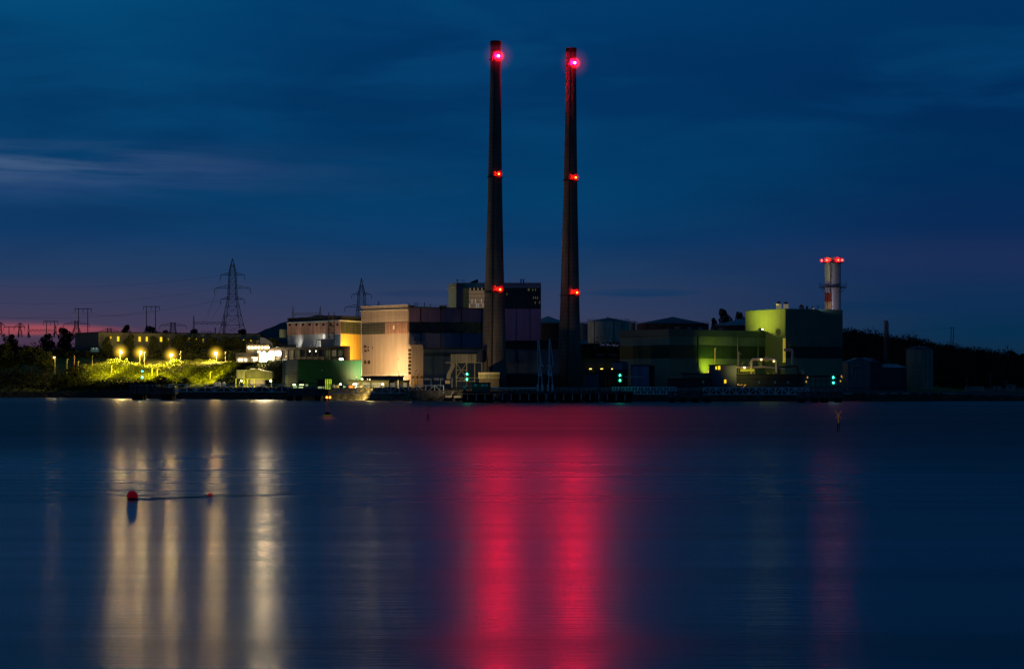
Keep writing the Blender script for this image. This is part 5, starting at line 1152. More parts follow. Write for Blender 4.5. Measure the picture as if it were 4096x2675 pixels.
footbridge('blue steel footbridge at the right, across the small yellow-lit rack', 2814, 3235, 797, 790, 1550, 1577, 16)
st = Thing('landing_steps', 'small stairs dropping to a pale landing at the left end of the main jetty', 'steps', (X(1815, 862), 862, 0)); mb = MB()
mb.box(X(1782, 860), X(1808, 860), 859, 862, Z(1584, 860)-.4, Z(1582, 860)); mb.box(X(1816, 860), X(1844, 860), 859, 862, Z(1586, 860)-.4, Z(1583, 860)); st.part('landing', mb, mat('pale_landing', (.22, .21, .19), .8))
mb = MB()
for k in range(7): p = P(1804+k*1.3, 1582-k*2.6, 861); mb.box(p.x-.3, p.x+.3, 860, 862, p.z-.1, p.z)
mb.beam(P(1804, 1580, 860), P(1814, 1560, 860), .08).beam(P(1804, 1580, 862), P(1814, 1560, 862), .08); st.part('tread', mb, C_CONC)

# green navigation lights
E_GRN = glow('green_lamp', (0.02, 1, .42), 42); E_TEAL = glow('teal_lamp', (.02, .9, .75), 42)
HGR = halo('green_lamp_halo', (.0, 1, .45), .33, 2.4)
for px, ys, Y, lb, base in ((569, (1485, 1508), 942, 'two green navigation lights on a mast at the far left dolphin', 1551), (1868, (1496, 1517), 797, 'two green navigation lights on a mast beside the flue duct frame', 1565),
                  (2480, (1501, 1521), 797, 'two green navigation lights right of the right chimney, upper one bluer', 1565), (3333, (1509, 1530), 792, 'two green navigation lights under the steel stack at the right', 1568)):
    t = Thing('navigation_light', lb, 'navigation light', (X(px, Y), Y, Z(base, Y)), 'green navigation light masts'); t.part('mast', MB().beam(P(px, base, Y), P(px, ys[0]+2, Y), .09, 8), C_STEELD)
    for k, y in enumerate(ys):
        L0 = P(px, y, Y-.3); mt = E_TEAL if (px in (569, 3333) or (px == 2480 and k == 0)) else E_GRN
        f = t.part('lantern', MB().beam(L0+Vector((0, .1, -.35)), L0+Vector((0, .1, -.22)), .24, 10).beam(L0+Vector((0, .3, -.3)), L0+Vector((0, .1, -.3)), .08), C_STEELD, origin=L0)
        t.part('lens', MB().ball(L0, .22, 12, 8), mt, parent=f, origin=L0, smooth=True)
        t.part('lamp_halo', MB().ball(L0, 1.15, 20, 12), HGR, parent=f, origin=L0, smooth=True)
    if px == 1868: lamp_light('lamp_glow', 'POINT', P(px, 1507, Y-.8), (.02, 1, .45), 60, t.o, .3)

# marine loading arms
for k, (px, lb) in enumerate(((2160, 'left of the two folded loading arms on the main jetty'), (2201, 'right of the two folded loading arms on the main jetty'))):
    Y = 803; t = Thing('loading_arm', lb, 'loading arm', (X(px, Y), Y, zt), 'marine loading arms'); M_ARM = mat('arm_steel', (.55, .66, .76), .5, .1, var=.15)
    s_ = 1 if k == 0 else -1
    mb = MB(); mb.beam(P(px-8, 1545, Y), P(px-3, 1470, Y), .16).beam(P(px+9, 1545, Y), P(px+6, 1490, Y), .16).beam(P(px+6, 1490, Y), P(px-1, 1455, Y), .14).beam(P(px-8, 1500, Y), P(px, 1455, Y), .12).beam(P(px-7, 1490, Y), P(px+8, 1490, Y), .1)
    t.part('riser', mb, M_ARM)
    mb = MB()
    if k == 0: mb.beam(P(px-10, 1362, Y), P(px-9, 1480, Y), .1).beam(P(px-8, 1362, Y), P(px+6, 1462, Y), .2).beam(P(px-8, 1362, Y), P(px-1, 1370, Y), .15).beam(P(px-1, 1370, Y), P(px, 1458, Y), .1)
    else: mb.beam(P(px-2, 1355, Y), P(px-4, 1380, Y), .26).beam(P(px-4, 1380, Y), P(px-4, 1450, Y), .26).beam(P(px-4, 1450, Y), P(px-10, 1500, Y), .15).beam(P(px+2, 1375, Y), P(px+12, 1460, Y), .13).beam(P(px+12, 1460, Y), P(px+6, 1468, Y), .14).beam(P(px-2, 1358, Y), P(px+2, 1376, Y), .14)
    t.part('arm', mb, M_ARM)
    mb = MB()
    for dx in (-9, 9): mb.box(X(px+dx-4, Y), X(px+dx+4, Y), Y-.4, Y+.4, zt, Z(1537, Y))
    t.part('base_block', mb, mat('arm_base', (.5, .6, .7), .7)); t.part('swivel', MB().ball(P(px+2, 1500, Y-.2), .4, 10, 8).ball(P(px+10*s_, 1462, Y-.1), .3, 10, 8), M_ARM)

# ---------------------------------------------------------------- quay sheds and clutter between the stores
t, w_ = simple('quay_shed', 'long low shed with white shutters, lit yellow, on the quay', 'shed', 1396, 1555, 925, 8, 1519, mat('quay_shed_wall', (.30, .27, .14), .7, var=.15), mat('shed_roof', (.07, .07, .05), .8))
for a, b_ in ((1418, 1437), (1450, 1480), (1487, 1524), (1560, 1575)):
    if b_ < 1555: t.part('shutter', w_.box(MB(), a, b_, 1530, 1549, .1), mat('glow_shutter', (.52, .50, .38), .6, emis=(1, .85, .5), es=.12))  # shutters carry a little glow for the light on them
t.part('door', w_.box(MB(), 1530, 1537, 1532, 1556, .12), mat('bright_glow', (.6, .55, .4), .6, emis=(1, .85, .45), es=.6))  # brightness added as glow, shared by the white pipe
t, w_ = simple('dark_shed', 'short dark shed with two pale shutters right of the long quay shed', 'shed', 1556, 1634, 928, 8, 1520, mat('dark_shed_wall', (.13, .12, .07), .7, var=.2))
for a, b_ in ((1560, 1579), (1613, 1627)): t.part('shutter', w_.box(MB(), a, b_, 1531, 1547, .1), mat('glow_shutter', (0, 0, 0)))
t.part('white_pipe', w_.box(MB(), 1591, 1594.5, 1520, 1560, .4), mat('bright_glow', (0, 0, 0)))
t, w_ = simple('grey_tank_house', 'grey windowless store behind the quay sheds at the cream wall', 'building', 1484, 1610, 950, 8, 1503, mat('grey_store', (.13, .13, .14), .7, streak=.3))
t, w_ = simple('dark_lean_to', 'dark open space with small lamps at the cream hall\'s left foot', 'shed', 1447, 1483, 960, 6, 1505, C_BLACK)
for px in (1470, 1479): t.part('lamp', w_.box(MB(), px-2, px+2, 1514, 1519, .2), glow('small_lamp', (1, .8, .4), 1.2))
for px, y, r, es, lb in ((1448.5, 1516, .42, 1, 'round glowing lamp at the corner of the green store and cream hall'), (1362, 1536, .3, 3, 'white quay lamp in front of the green store'), (1415, 1536, .3, 3, 'left of a close pair of white quay lamps on the shed front'),
                     (1424, 1536, .3, 3, 'right of a close pair of white quay lamps on the shed front'), (1530, 1536, .3, 3, 'white quay lamp above the bright shed door'), (966, 1523, .28, 4, 'white lamp under the open shed, at its left legs'),
                     (1083, 1523, .36, 5, 'white lamp at the right-hand end of the open shed'), (1427, 1508, .18, .6, 'small blue-white lamp on a short post before the cream hall')):
    Yl = 920 if 1200 < px and px != 1448.5 else (958 if px == 1448.5 else 1022); L0 = P(px, y, Yl); t = Thing('quay_lamp', lb, 'lamp', (X(px, Yl), Yl, G0))
    t.part('post', MB().beam((L0.x, L0.y, G0), L0-Vector((0, 0, r)), .06, 6), C_STEELD)
    t.part('bulb', MB().ball(L0, r, 12, 8), glow('quay_bulb_%g' % es, (1, .86, .58) if es > 1 else (1, .62, .25), 4*es), origin=L0, smooth=True)
ym = Thing('striped_rack', 'upright rack of bright yellow-green slats on the quay', 'rack', (X(1312, 915), 915, G0)); mb = MB()
for k in range(4): ym.part('slat', bx(MB(), 1301+k*7, 1304.4+k*7, 1516, 1556, 915, .3), mat('glow_slat', (.5, .75, .02), .5, emis=(.6, 1, .02), es=.35))  # slats emit yellow-green in place of light falling on them
ym.part('cross_bar', bx(MB(), 1300, 1326, 1537, 1539, 914.8, .15), C_STEELD)
sk = Thing('skip', 'orange-red open skip on the quay', 'skip', (X(1403, 912), 912, G0)); mb = MB(); x0, x1 = X(1393, 912), X(1413, 912); z0, z1 = G0, Z(1550, 912)
z1 = max(z1, G0+.9)
mb.add([(x0+.25, 912, z0), (x1-.25, 912, z0), (x1-.25, 914, z0), (x0+.25, 914, z0), (x0, 911.8, z1), (x1, 911.8, z1), (x1, 914.2, z1), (x0, 914.2, z1)], [(3, 2, 1, 0), (0, 1, 5, 4), (1, 2, 6, 5), (2, 3, 7, 6), (3, 0, 4, 7)])
sk.part('body', mb, mat('orange_skip', (.6, .10, .015), .6, emis=(1, .12, .01), es=.1)); sk.part('rim', MB().box(x0-.05, x1+.05, 911.7, 911.85, z1-.1, z1), C_STEELD)  # skip body given a faint glow in place of light
for x0, x1, lb, m_ in ((1330, 1342, 'grey-green drum stack left of the skip', C_GALV), (1345, 1360, 'coils of pale hose beside the white quay lamp', mat('pale_hose', (.45, .4, .25), .7)), (1372, 1390, 'teal cabinet left of the orange skip', C_TEAL), (1440, 1452, 'pale bicycle-rack like frame before the shed', mat('pale_hose', (0, 0, 0)))):
    t = Thing('quay_equipment', lb, 'equipment', (X(x0, 914), 914, G0)); n_ = 3
    for k in range(n_):
        a = x0+(x1-x0)*(k+.5)/n_; t.part('drum', MB().lathe(X(a, 914), 914, [((x1-x0)/n_*.04, G0), ((x1-x0)/n_*.04, G0+1.0+.25*(k % 2))], 12), m_)
        t.part('lid', MB().lathe(X(a, 914), 914, [((x1-x0)/n_*.042, G0+1.26), ((x1-x0)/n_*.042, G0+1.34)], 12), C_STEELD)
t = Thing('open_plant_shed', 'long low dark open-fronted shed with glowing bays under the green store', 'shed', (X(1220, 940), 940, G0)); mb = MB()
t.part('roof', bx(MB(), 1166, 1300, 1531, 1534, 938, 6), C_BLACK)
for px in (1168, 1192, 1217, 1238, 1262, 1290): t.part('post', bx(MB(), px-1.2, px+1.2, 1534, 1556, 938, .4), C_BLACK)
for a, b_, y0, y1, e_ in ((1171, 1182, 1535, 1541, 5), (1172, 1188, 1541, 1552, .5), (1197, 1215, 1536, 1541, 2.2), (1194, 1212, 1546, 1552, .9), (1222, 1232, 1536, 1544, .35), (1272, 1296, 1546, 1553, .6)):
    t.part('glow_panel', bx(MB(), a, b_, y0, y1, 941, .3), glow('bay_glow_%g' % e_, (.75, 1, .45), e_*.7))  # light inside the bays put in as glowing panels
for x0, x1, y0, lb in ((1270, 1298, 1517, 'black louvred cabinet in front of the green store'), (1195, 1214, 1523, 'small black plant box left before the green store')):
    t, w_ = simple('plant_cabinet', lb, 'cabinet', x0, x1, 945, 3, y0, C_BLACK); mb = MB(); louvre(w_, mb, x0+1, x1-1, y0+3, 1534, 6, .06, .6); t.part('louvre', mb, C_STEELD)
# open shed on legs with horizontal vessel
YH = 1030
t = Thing('open_steel_shed', 'high sheet-metal canopy on legs, yellow-lit, over a round vessel', 'shed', (X(1015, YH), YH, G0)); M_SH = mat('ribbed_yellow_sheet', (.44, .42, .22), .6, var=.1, scale=.2, streak=.25)
t.part('front_box', bx(MB(), 946, 980, 1481, 1514, YH-4, 4), M_SH); t.part('box_rim', bx(MB(), 944, 982, 1479, 1480.9, YH-4.2, 4.4), C_TRIM)
mb = MB(); pr = [(981, 1514), (981, 1480), (1000, 1475.5), (1025, 1474), (1088, 1488), (1089, 1514)]; v1 = [P(a, b_, YH) for a, b_ in pr]; o = Vector((0, 8, 0)); n_ = len(pr)
mb.add(v1+[v+o for v in v1], [tuple(range(n_)), tuple(range(n_, 2*n_))[::-1]]+[(k, k+n_, (k+1) % n_+n_, (k+1) % n_) for k in range(n_)]); t.part('canopy', mb, M_SH)
mb = MB()
for k in range(34):
    px = 984+k*3.05; top = float(np.interp(px, [981, 1000, 1025, 1088], [1481, 1476.5, 1475, 1489])); mb.box(X(px, YH), X(px, YH)+.1, YH-.08, YH-.01, Z(1513.5, YH), Z(top, YH))
t.part('sheet_rib', mb, mat('olive_rib', (0, 0, 0))); mb = MB()
for a, b_ in ((947, 1.0), (979, 1.0), (987, .6), (994, .8), (1020, .5), (1088, .4)): mb.box(X(a, YH)-.2*b_, X(a, YH)+.2*b_, YH-3, YH-2.6, G0-.2, Z(1513, YH))
mb.beam(P(963, 1515, YH-3), P(955, 1540, YH-3), .16).beam(P(966, 1515, YH-3), P(976, 1540, YH-3), .16).beam(P(981, 1516, YH-1), P(1088, 1517, YH-1), .18)
t.part('leg', mb, mat('lit_leg', (.6, .58, .1), .6, emis=(.9, .85, .02), es=.3)); t.part('ridge_lamp', bx(MB(), 1002, 1021, 1473.5, 1475.5, YH-.3, .3), glow('ridge_glow', (1, .85, .4), 1.3))  # yellow light on the legs is painted in as emission
v_ = Thing('pressure_vessel', 'pale pinkish horizontal vessel with domed ends under the canopy', 'vessel', (X(1028, YH+1), YH+1, G0)); mb = MB(); r = 1.65; zc = Z(1530, YH)
xa, xb = X(1003, YH), X(1052, YH); pf = []; n_ = 20; vs = []; fs = []
prof = [(xa-.9, .05), (xa-.75, r*.5), (xa-.4, r*.85), (xa, r), (xb, r), (xb+.4, r*.85), (xb+.75, r*.5), (xb+.9, .05)]
for x, rr in prof: vs += [(x, YH+1+rr*math.cos(2*PI*k/n_), zc+rr*math.sin(2*PI*k/n_)) for k in range(n_)]
for i in range(len(prof)-1): fs += [(i*n_+k, i*n_+(k+1) % n_, (i+1)*n_+(k+1) % n_, (i+1)*n_+k) for k in range(n_)]
mb.add(vs, fs); v_.part('shell', mb, mat('pink_vessel', (.5, .40, .36), .5, var=.15, emis=(1, .72, .6), es=.06), smooth=True)  # vessel shell brightened by a faint painted glow
mb = MB(); [mb.box(x-.3, x+.3, YH+.2, YH+1.8, G0-.2, zc-1.3) for x in (xa+.6, xb-.6)]; v_.part('saddle', mb, C_CONC)
for k, px in enumerate((861, 876, 895)):
    t = Thing('white_kiosk', ('leftmost', 'middle', 'rightmost')[k]+' of three small white rounded hoods on the quay left of the canopy', 'kiosk', (X(px, 1020), 1020, G0), 'white rounded hoods'); x = X(px, 1020)
    mb = MB(); pr = [(-.62, 0), (-.62, .9), (-.5, 1.5), (-.2, 1.85), (.2, 1.85), (.5, 1.5), (.62, .9), (.62, 0)]; v1 = [Vector((x+a, 1020, G0+.6+b_)) for a, b_ in pr]; n_ = 8; o = Vector((0, 1, 0))
    mb.add(v1+[q+o for q in v1], [tuple(range(n_)), tuple(range(n_, 2*n_))[::-1]]+[(j, j+n_, (j+1) % n_+n_, (j+1) % n_) for j in range(n_)]); t.part('hood', mb, mat('white_hood', (.6, .58, .42), .6, emis=(1, .9, .5), es=.12)); t.part('plinth', MB().box(x-.7, x+.7, 1019.9, 1021, G0-.2, G0+.59), C_CONC)  # hood colour includes a little glow standing for light
for px, top, Y, bend, lb in ((1660, 1484, 925, 6, 'taller dark street lamp by the cream stair tower, unlit'), (1670, 1496, 925, 6, 'shorter dark street lamp by the cream stair tower, unlit'), (1292, 1483, 928, -3, 'slim dark lamp post against the green store wall'),
                     (1594, 1483, 928, 0, 'thin dark mast above the dark shed'), (2713, 1496, 905, -3, 'thin unlit lamp post near the finely trussed footbridge'), (2326, 1488, 903, -4, 'thin unlit lamp post beside the right chimney foot')):
    t = Thing('street_lamp' if bend else 'mast', lb, 'street lamp' if bend else 'mast', (X(px, Y), Y, G0)); t.part('pole', MB().beam((X(px, Y), Y, G0), P(px, top, Y), .07, 6), C_STEELD)
    if bend: t.part('lamp_arm', MB().beam(P(px, top, Y), P(px+bend*.8, top-2, Y), .05, 6), C_STEELD); t.part('lamp_head', MB().ball(P(px+bend, top-2, Y), .28, 8, 6, 1.6, 1, .6), C_GALV)
t = Thing('sign_gantry', 'row of pale blank boards on posts behind the footbridge end', 'boards', (X(1740, 880), 880, G0))
for a, b_ in ((1697, 1718), (1735, 1757), (1765, 1785)): t.part('board', bx(MB(), a, b_, 1512, 1520, 880, .2), mat('pale_board', (.24, .28, .33), .7))
mb = MB(); [mb.beam((X(px, 880.3), 880.3, G0-.2), P(px, 1512, 880.3), .09) for px in (1724, 1762, 1808)]; t.part('post', mb, C_STEELB)

# ---------------------------------------------------------------- road lamps and bank furniture
SOD = (1, .62, .10); E_SOD = glow('sodium_bulb', (1, .64, .20), 2900); HSOD = halo('sodium_halo', (1, .60, .04), .85, 3.2); BANK = (1, .80, .03)
def street_lamp(px, y, Y, label, lit=True, base_y=None, rb=.5, power=0, arm=2.2, group='sodium road lamps along the bank', halo_r=5.2):
    z0 = gz(px, Y)-.2; t = Thing('street_lamp', label, 'street lamp', (X(px-arm, Y), Y, z0), group); L0 = P(px, y, Y)
    M_ = mat('lit_pole', (.55, .5, .3), .6) ; t.part('pole', MB().beam((X(px-arm, Y), Y, z0), P(px-arm, y-3, Y), .13, 8, .09), M_)
    t.part('lamp_arm', MB().beam(P(px-arm, y-3, Y), P(px, y-4, Y), .07, 6), M_); f = t.part('lamp_head', MB().ball(L0+Vector((0, 0, rb+.05)), .4, 10, 6, 1.8, .8, .45), M_ if not lit else C_GALV, origin=L0)
    if lit:
        t.part('bulb', MB().ball(L0, rb, 14, 10), E_SOD, parent=f, origin=L0, smooth=True); t.part('lamp_halo', MB().ball(L0, halo_r, 24, 16), HSOD, parent=f, origin=L0, smooth=True)
        if power: lamp_light('lamp_glow', 'SPOT', L0-Vector((0, rb+5.5, -1.0)), BANK, power, t.o, .4, L0-Vector((0, rb+2.5, 12)), 150, .5)
    return t
street_lamp(483, 1407, 1206, 'lit sodium road lamp, leftmost of the four bright ones on the bank', power=16000)
street_lamp(562, 1410, 1206, 'lit sodium road lamp, second from left of the four bright ones', power=16000, arm=2.5)
street_lamp(685, 1420, 1206, 'lit sodium road lamp, third from left of the four bright ones', power=16000)
street_lamp(863, 1414, 1195, 'lit sodium road lamp, rightmost of the four bright ones', power=16000, arm=-3)
street_lamp(216, 1430, 1196, 'small lone lit lamp far left among dark trees', rb=.15, power=1500, arm=-4, group=None, halo_r=1.6)
def post(name, cat, px, top, Y, lb, m_, head=True, r=.09, group=None):
    z0 = gz(px, Y)-.3; t = Thing(name, lb, cat, (X(px, Y), Y, z0), group); t.part('pole', MB().beam((X(px, Y), Y, z0), P(px, top, Y), r, 7), m_)
    if head: t.part('lamp_head', MB().beam(P(px, top, Y), P(px+5, top-1, Y), .13, 6), m_)
    return t
M_LP = mat('sodium_lit_post', (.55, .48, .16), .6, emis=(1, .75, .05), es=.18); M_LPD = mat('dim_lit_post', (.4, .36, .2), .6)  # sodium light on the posts put into colour and glow
for px, top, Y, lb in ((578, 1408, 1210, 'unlit lamp post just right of the second bright lamp'), (722, 1407, 1208, 'unlit hooked lamp post on the crest, between third and fourth bright lamps'), (901, 1408, 1200, 'unlit lamp post right of the rightmost bright lamp'),
                   (369, 1424, 1200, 'short unlit lamp post left of the bright bank'), (268, 1438, 1190, 'short yellow-lit post left of the dome-shaped bush'), (313, 1446, 1188, 'small bent lamp post behind the dome-shaped bush')):
    post('lamp_post', 'lamp post', px, top, Y, lb, M_LPD if px > 330 else M_LP)
for px, top, Y, lb in ((447, 1462, 1178, 'short white-topped post halfway down the bank'), (608, 1472, 1150, 'short post halfway down the bank, left of the forked one'), (629, 1478, 1140, 'bright post on the bank above the round black bush'),
                   (841, 1488, 1085, 'bright slim lamp post at the mound foot')):
    q = post('bank_lamp', 'lamp post', px, top, Y, lb, M_LP, head=px != 447, r=.14); lamp_light('lamp_glow', 'SPOT', P(px, top-14, Y-9), BANK, 26000 if px != 841 else 10000, q.o, .4, P(px, top+20, Y+8), 140, .9)
t = post('striped_pole', 'pole', 297, 1421, 1198, 'thin red and white pole by the dark bush at the left', mat('red_pole', (.5, .08, .02), .6, emis=(1, .15, .02), es=.12), head=False);  # pole's red is lifted by emission in place of lamplight
mb = MB(); [mb.beam(P(297, y, 1198), P(297, y-4, 1198), .13, 7) for y in (1450, 1442, 1434, 1426)]; t.part('stripe', mb, C_TRIM)
# chain-link fence along the bank path
t = Thing('chain_link_fence', 'thin dark mesh fence running down the lit bank path', 'fence', (X(470, 1150), 1150, gz(470, 1150))); mb = MB(); m2 = MB(); prev = None
for k in range(19):
    px = 350+k*13.2; Y = shore(px)+np.interp(px, [350, 590], [42, 52]); b0 = Vector((X(px, Y), Y, gz(px, Y)-.1)); h_ = Vector((0, 0, 2.9)); mb.beam(b0, b0+h_, .07)
    if prev is not None:
        m2.beam(prev+h_, b0+h_, .05)
        for q in range(1, 6): m2.beam(prev+h_*q/6, b0+h_*q/6, .018)
    prev = b0
t.part('post', mb, C_STEELD); t.part('mesh', m2, C_STEELD)
for px in (385, 455, 530):
    Y = shore(px)+34; lamp_light('bank_fill_light', 'SPOT', (X(px, Y), Y, gz(px, Y)+6), (1, .80, .03), 9000, t.o, .4, (X(px+15, Y+22), Y+22, gz(px, Y+22)), 130, .9)  # spots added without fittings to brighten the lower bank
for px in (690, 770, 850):
    Y = shore(px)+62; lamp_light('bank_fill_light', 'SPOT', (X(px, Y), Y, gz(px, Y)+7), (1, .80, .03), 13000, t.o, .4, (X(px, Y+26), Y+26, gz(px, Y+26)), 130, .9)  # more added spots, lighting the scrub, no lamps there
pth = MB()
pp = [(shore(px)+np.interp(px, [350, 590], [44, 54]), px) for px in np.linspace(430, 590, 12)]
vs = []
for Y, px in pp: vs += [(X(px, Y), Y, gz(px, Y)+.25), (X(px, Y+2.2), Y+2.2, gz(px, Y+2.2)+.25)]
pth.add(vs, [(2*k, 2*k+2, 2*k+3, 2*k+1) for k in range(len(pp)-1)]); single('path', pth, mat('pale_path', (.5, .42, .28), .9), kind='structure')
# ---------------------------------------------------------------- pylons
def pylon(label, px, Y, top, base, prof, arms, r=.16, group='lattice pylons on the skyline', ins=True, name='pylon'):
    """prof: (y, half width px) from the base up; arms: (y, half length px, rise px)"""
    t = Thing(name, label, 'pylon', (X(px, Y), Y, Z(base, Y)), group); s_ = Y/FPX; mb = MB(); c_ = Vector((X(px, Y), Y, 0))
    lv = [(Z(y, Y), w*s_) for y, w in prof]
    def cor(z, w, k, rot=.35):
        a = rot+PI/4+k*PI/2; return c_+Vector((w*1.18*math.cos(a), w*1.18*math.sin(a), z))
    for (za, wa), (zb, wb_) in zip(lv, lv[1:]):
        for k in range(4):
            mb.beam(cor(za, wa, k), cor(zb, wb_, k), r); mb.beam(cor(za, wa, k), cor(zb, wb_, (k+1) % 4), r*.55); mb.beam(cor(za, wa, (k+1) % 4), cor(zb, wb_, k), r*.55)
            mb.beam(cor(zb, wb_, k), cor(zb, wb_, (k+1) % 4), r*.55)
    t.part('tower', mb, M_PYL)
    for y, hl, rise in arms:
        for sgn in (-1, 1):
            mb = MB(); tip = c_+Vector((sgn*hl*s_, 0, Z(y, Y))); w0 = float(np.interp(-y, [-q[0] for q in prof], [q[1] for q in prof]))*s_
            for d in (-1, 1):
                p0 = c_+Vector((sgn*w0*.6, d*w0*.6, Z(y, Y))); p1 = c_+Vector((sgn*w0*.6, d*w0*.6, Z(y-rise, Y))); mb.beam(p0, tip, r*.8); mb.beam(p1, tip, r*.6); n_ = 4; 
                for q in range(n_): mb.beam(p0.lerp(tip, q/n_), p1.lerp(tip, (q+.5)/n_), r*.4)
            f = t.part('crossarm', mb, M_PYL)
            if ins: t.part('insulator', MB().beam(tip, tip-Vector((-.4*sgn, 0, ins*1.0 if not isinstance(ins, bool) else 3.0)), r*.9, 6), M_PYL, parent=f)
    return t
M_PYL = mat('pylon_steel', (.035, .055, .085), .6, .2, var=.2)
p1 = pylon('tallest lattice pylon with three pairs of arms, left of the works', 930, 1500, 1034, 1340, [(1342, 58), (1300, 44), (1262, 35), (1225, 27), (1197, 21), (1175, 19), (1153, 18), (1126, 16.5), (1100, 15.5), (1080, 13), (1058, 7), (1034, .6)],
           [(1197, 46, 12), (1153, 70, 14), (1100, 47, 12)], r=.19)
pylon('second lattice pylon rising behind the switch house roof', 1446, 1700, 1113, 1262, [(1300, 26), (1262, 22), (1240, 20), (1229, 18), (1205, 16.5), (1178, 15), (1160, 10.5), (1140, 6), (1113, .5)], [(1229, 66, 14), (1178, 38, 11)], r=.19)
pylon('tiny far pylon tip right of the second pylon', 1515, 2600, 1205, 1225, [(1230, 6), (1218, 3.5), (1205, .4)], [], r=.2)
for px, hw, y, w0, wt, Yp, lb in ((306, 50, 1296, 19, 8, 1480, 'squat wide-armed lattice tower at the left beside twin poles'), (692, 51, 1302, 18, 10, 1480, 'squat wide-armed lattice tower between twin poles and gantry'), (437, 38, 1325, 14, 9, 1600, 'smaller squat wide-armed tower behind the small pointed tree'), (80, 19, 1303, 10, 4, 1700, 'small far lattice tower near the left edge'), (2, 16, 1300, 8, 4, 1700, 'lattice tower cut off by the left edge'), (16, 6, 1346, 5, 2, 2000, 'tiniest far lattice tower on the left horizon')):
    h_ = 45 if px != 16 else 18; pylon(lb, px, Yp, y-12, y+h_, [(y+h_, w0), (y+h_*.6, w0*.8), (y+h_*.3, wt*1.1), (y, wt), (y-12, wt*.9)], [(y, hw, 12)], r=.16, ins=2.0)
for px, lb, top, bot in ((114, 'slim lightning spire at the left, right of the small far tower', 1294, 1352), (223, 'thin lightning spire behind the small twin-pole line', 1298, 1340)):
    pylon(lb, px, 1600, top, bot, [(bot, 4), ((top+bot)/2, 2.6), (top+6, 1.2), (top, .3)], [], r=.12, name='lightning_spire', group='lightning spires')
def hpole(px0, px1, top, pa, pb, base, Y, lb):
    t = Thing('twin_pole_support', lb, 'power line support', (X((pa+pb)/2, Y), Y, Z(base, Y)), 'twin-pole power line supports')
    for p in (pa, pb): t.part('pole', MB().beam(P(p, base, Y), P(p, top-2, Y), .26, 8, .2), M_PYL)
    t.part('crossarm', MB().box(X(px0, Y), X(px1, Y), Y-.15, Y+.15, Z(top+1.3, Y), Z(top-1.3, Y)), M_PYL)
    for p in (px0+1, (pa+pb)/2, px1-1): t.part('insulator', MB().beam(P(p, top+1, Y), P(p, top+16, Y), .13, 6), M_PYL)
hpole(299, 367, 1235, 314, 351, 1345, 1440, 'tall twin-pole support above the left end of the long building')
hpole(573, 639, 1226, 586, 622, 1345, 1440, 'tall twin-pole support standing over the round skyline tree')
hpole(173, 232, 1285, 186, 218, 1345, 1440, 'shorter twin-pole support left of the squat tower')
hpole(14, 98, 1307, 36, 75, 1352, 1440, 'lowest twin-pole support near the left edge')
def gantry(px0, px1, top, beam_y, base, Y, lb):
    t = Thing('substation_gantry', lb, 'gantry', (X(px0, Y), Y, Z(base, Y)), 'substation gantries'); s_ = Y/FPX
    for p in (px0, px1):
        mb = MB(); c_ = Vector((X(p, Y), Y, 0)); n_ = 7; lv = [(Z(base+(top-base)*k/n_, Y), (4.6*(1-k/n_)+.3)*s_) for k in range(n_+1)]
        for (za, wa), (zb, wb_) in zip(lv, lv[1:]):
            for k in range(4):
                q = lambda z, w, k: c_+Vector(((1, 1, -1, -1)[k % 4]*w, (1, -1, -1, 1)[k % 4]*w, z)); mb.beam(q(za, wa, k), q(zb, wb_, k), .12); mb.beam(q(za, wa, k), q(zb, wb_, k+1), .07)
        t.part('spire', mb, M_PYL)
    mb = MB(); zt_, zb_ = Z(beam_y, Y), Z(beam_y+8, Y); xa, xb = X(px0, Y), X(px1, Y); n_ = 12
    for yy in (Y-.5, Y+.5):
        mb.beam((xa, yy, zt_), (xb, yy, zt_), .1); mb.beam((xa, yy, zb_), (xb, yy, zb_), .1)
        for k in range(n_): x0, x1 = xa+(xb-xa)*k/n_, xa+(xb-xa)*(k+1)/n_; mb.beam((x0, yy, zb_ if k % 2 else zt_), (x1, yy, zt_ if k % 2 else zb_), .08)
    t.part('beam', mb, M_PYL); return t
gantry(775, 897, 1261, 1288, 1342, 1480, 'substation gantry with two spires left of the tallest pylon')
gantry(1172, 1281, 1224, 1252, 1275, 1300, 'substation gantry with two spires above the black parapet')
gantry(116, 215, 1330, 1318, 1350, 1600, 'low dim gantry beam on the left horizon')
t = Thing('substation_gear', 'low tangle of substation busbars under the gantry', 'substation', (X(830, 1500), 1500, Z(1345, 1500))); mb = MB(); g_ = random.Random(3)
for k in range(9): px = 806+k*6; mb.beam(P(px, 1345, 1500), P(px, 1322+g_.uniform(0, 10), 1500), .12)
mb.beam(P(806, 1325, 1500), P(852, 1328, 1500), .1).beam(P(806, 1332, 1500), P(854, 1334, 1500), .1); t.part('busbar', mb, M_PYL); t.part('post_insulator', MB().beam(P(861, 1345, 1500), P(861, 1312, 1500), .3, 8).beam(P(858, 1313, 1500), P(864, 1313, 1500), .3, 8), M_PYL)
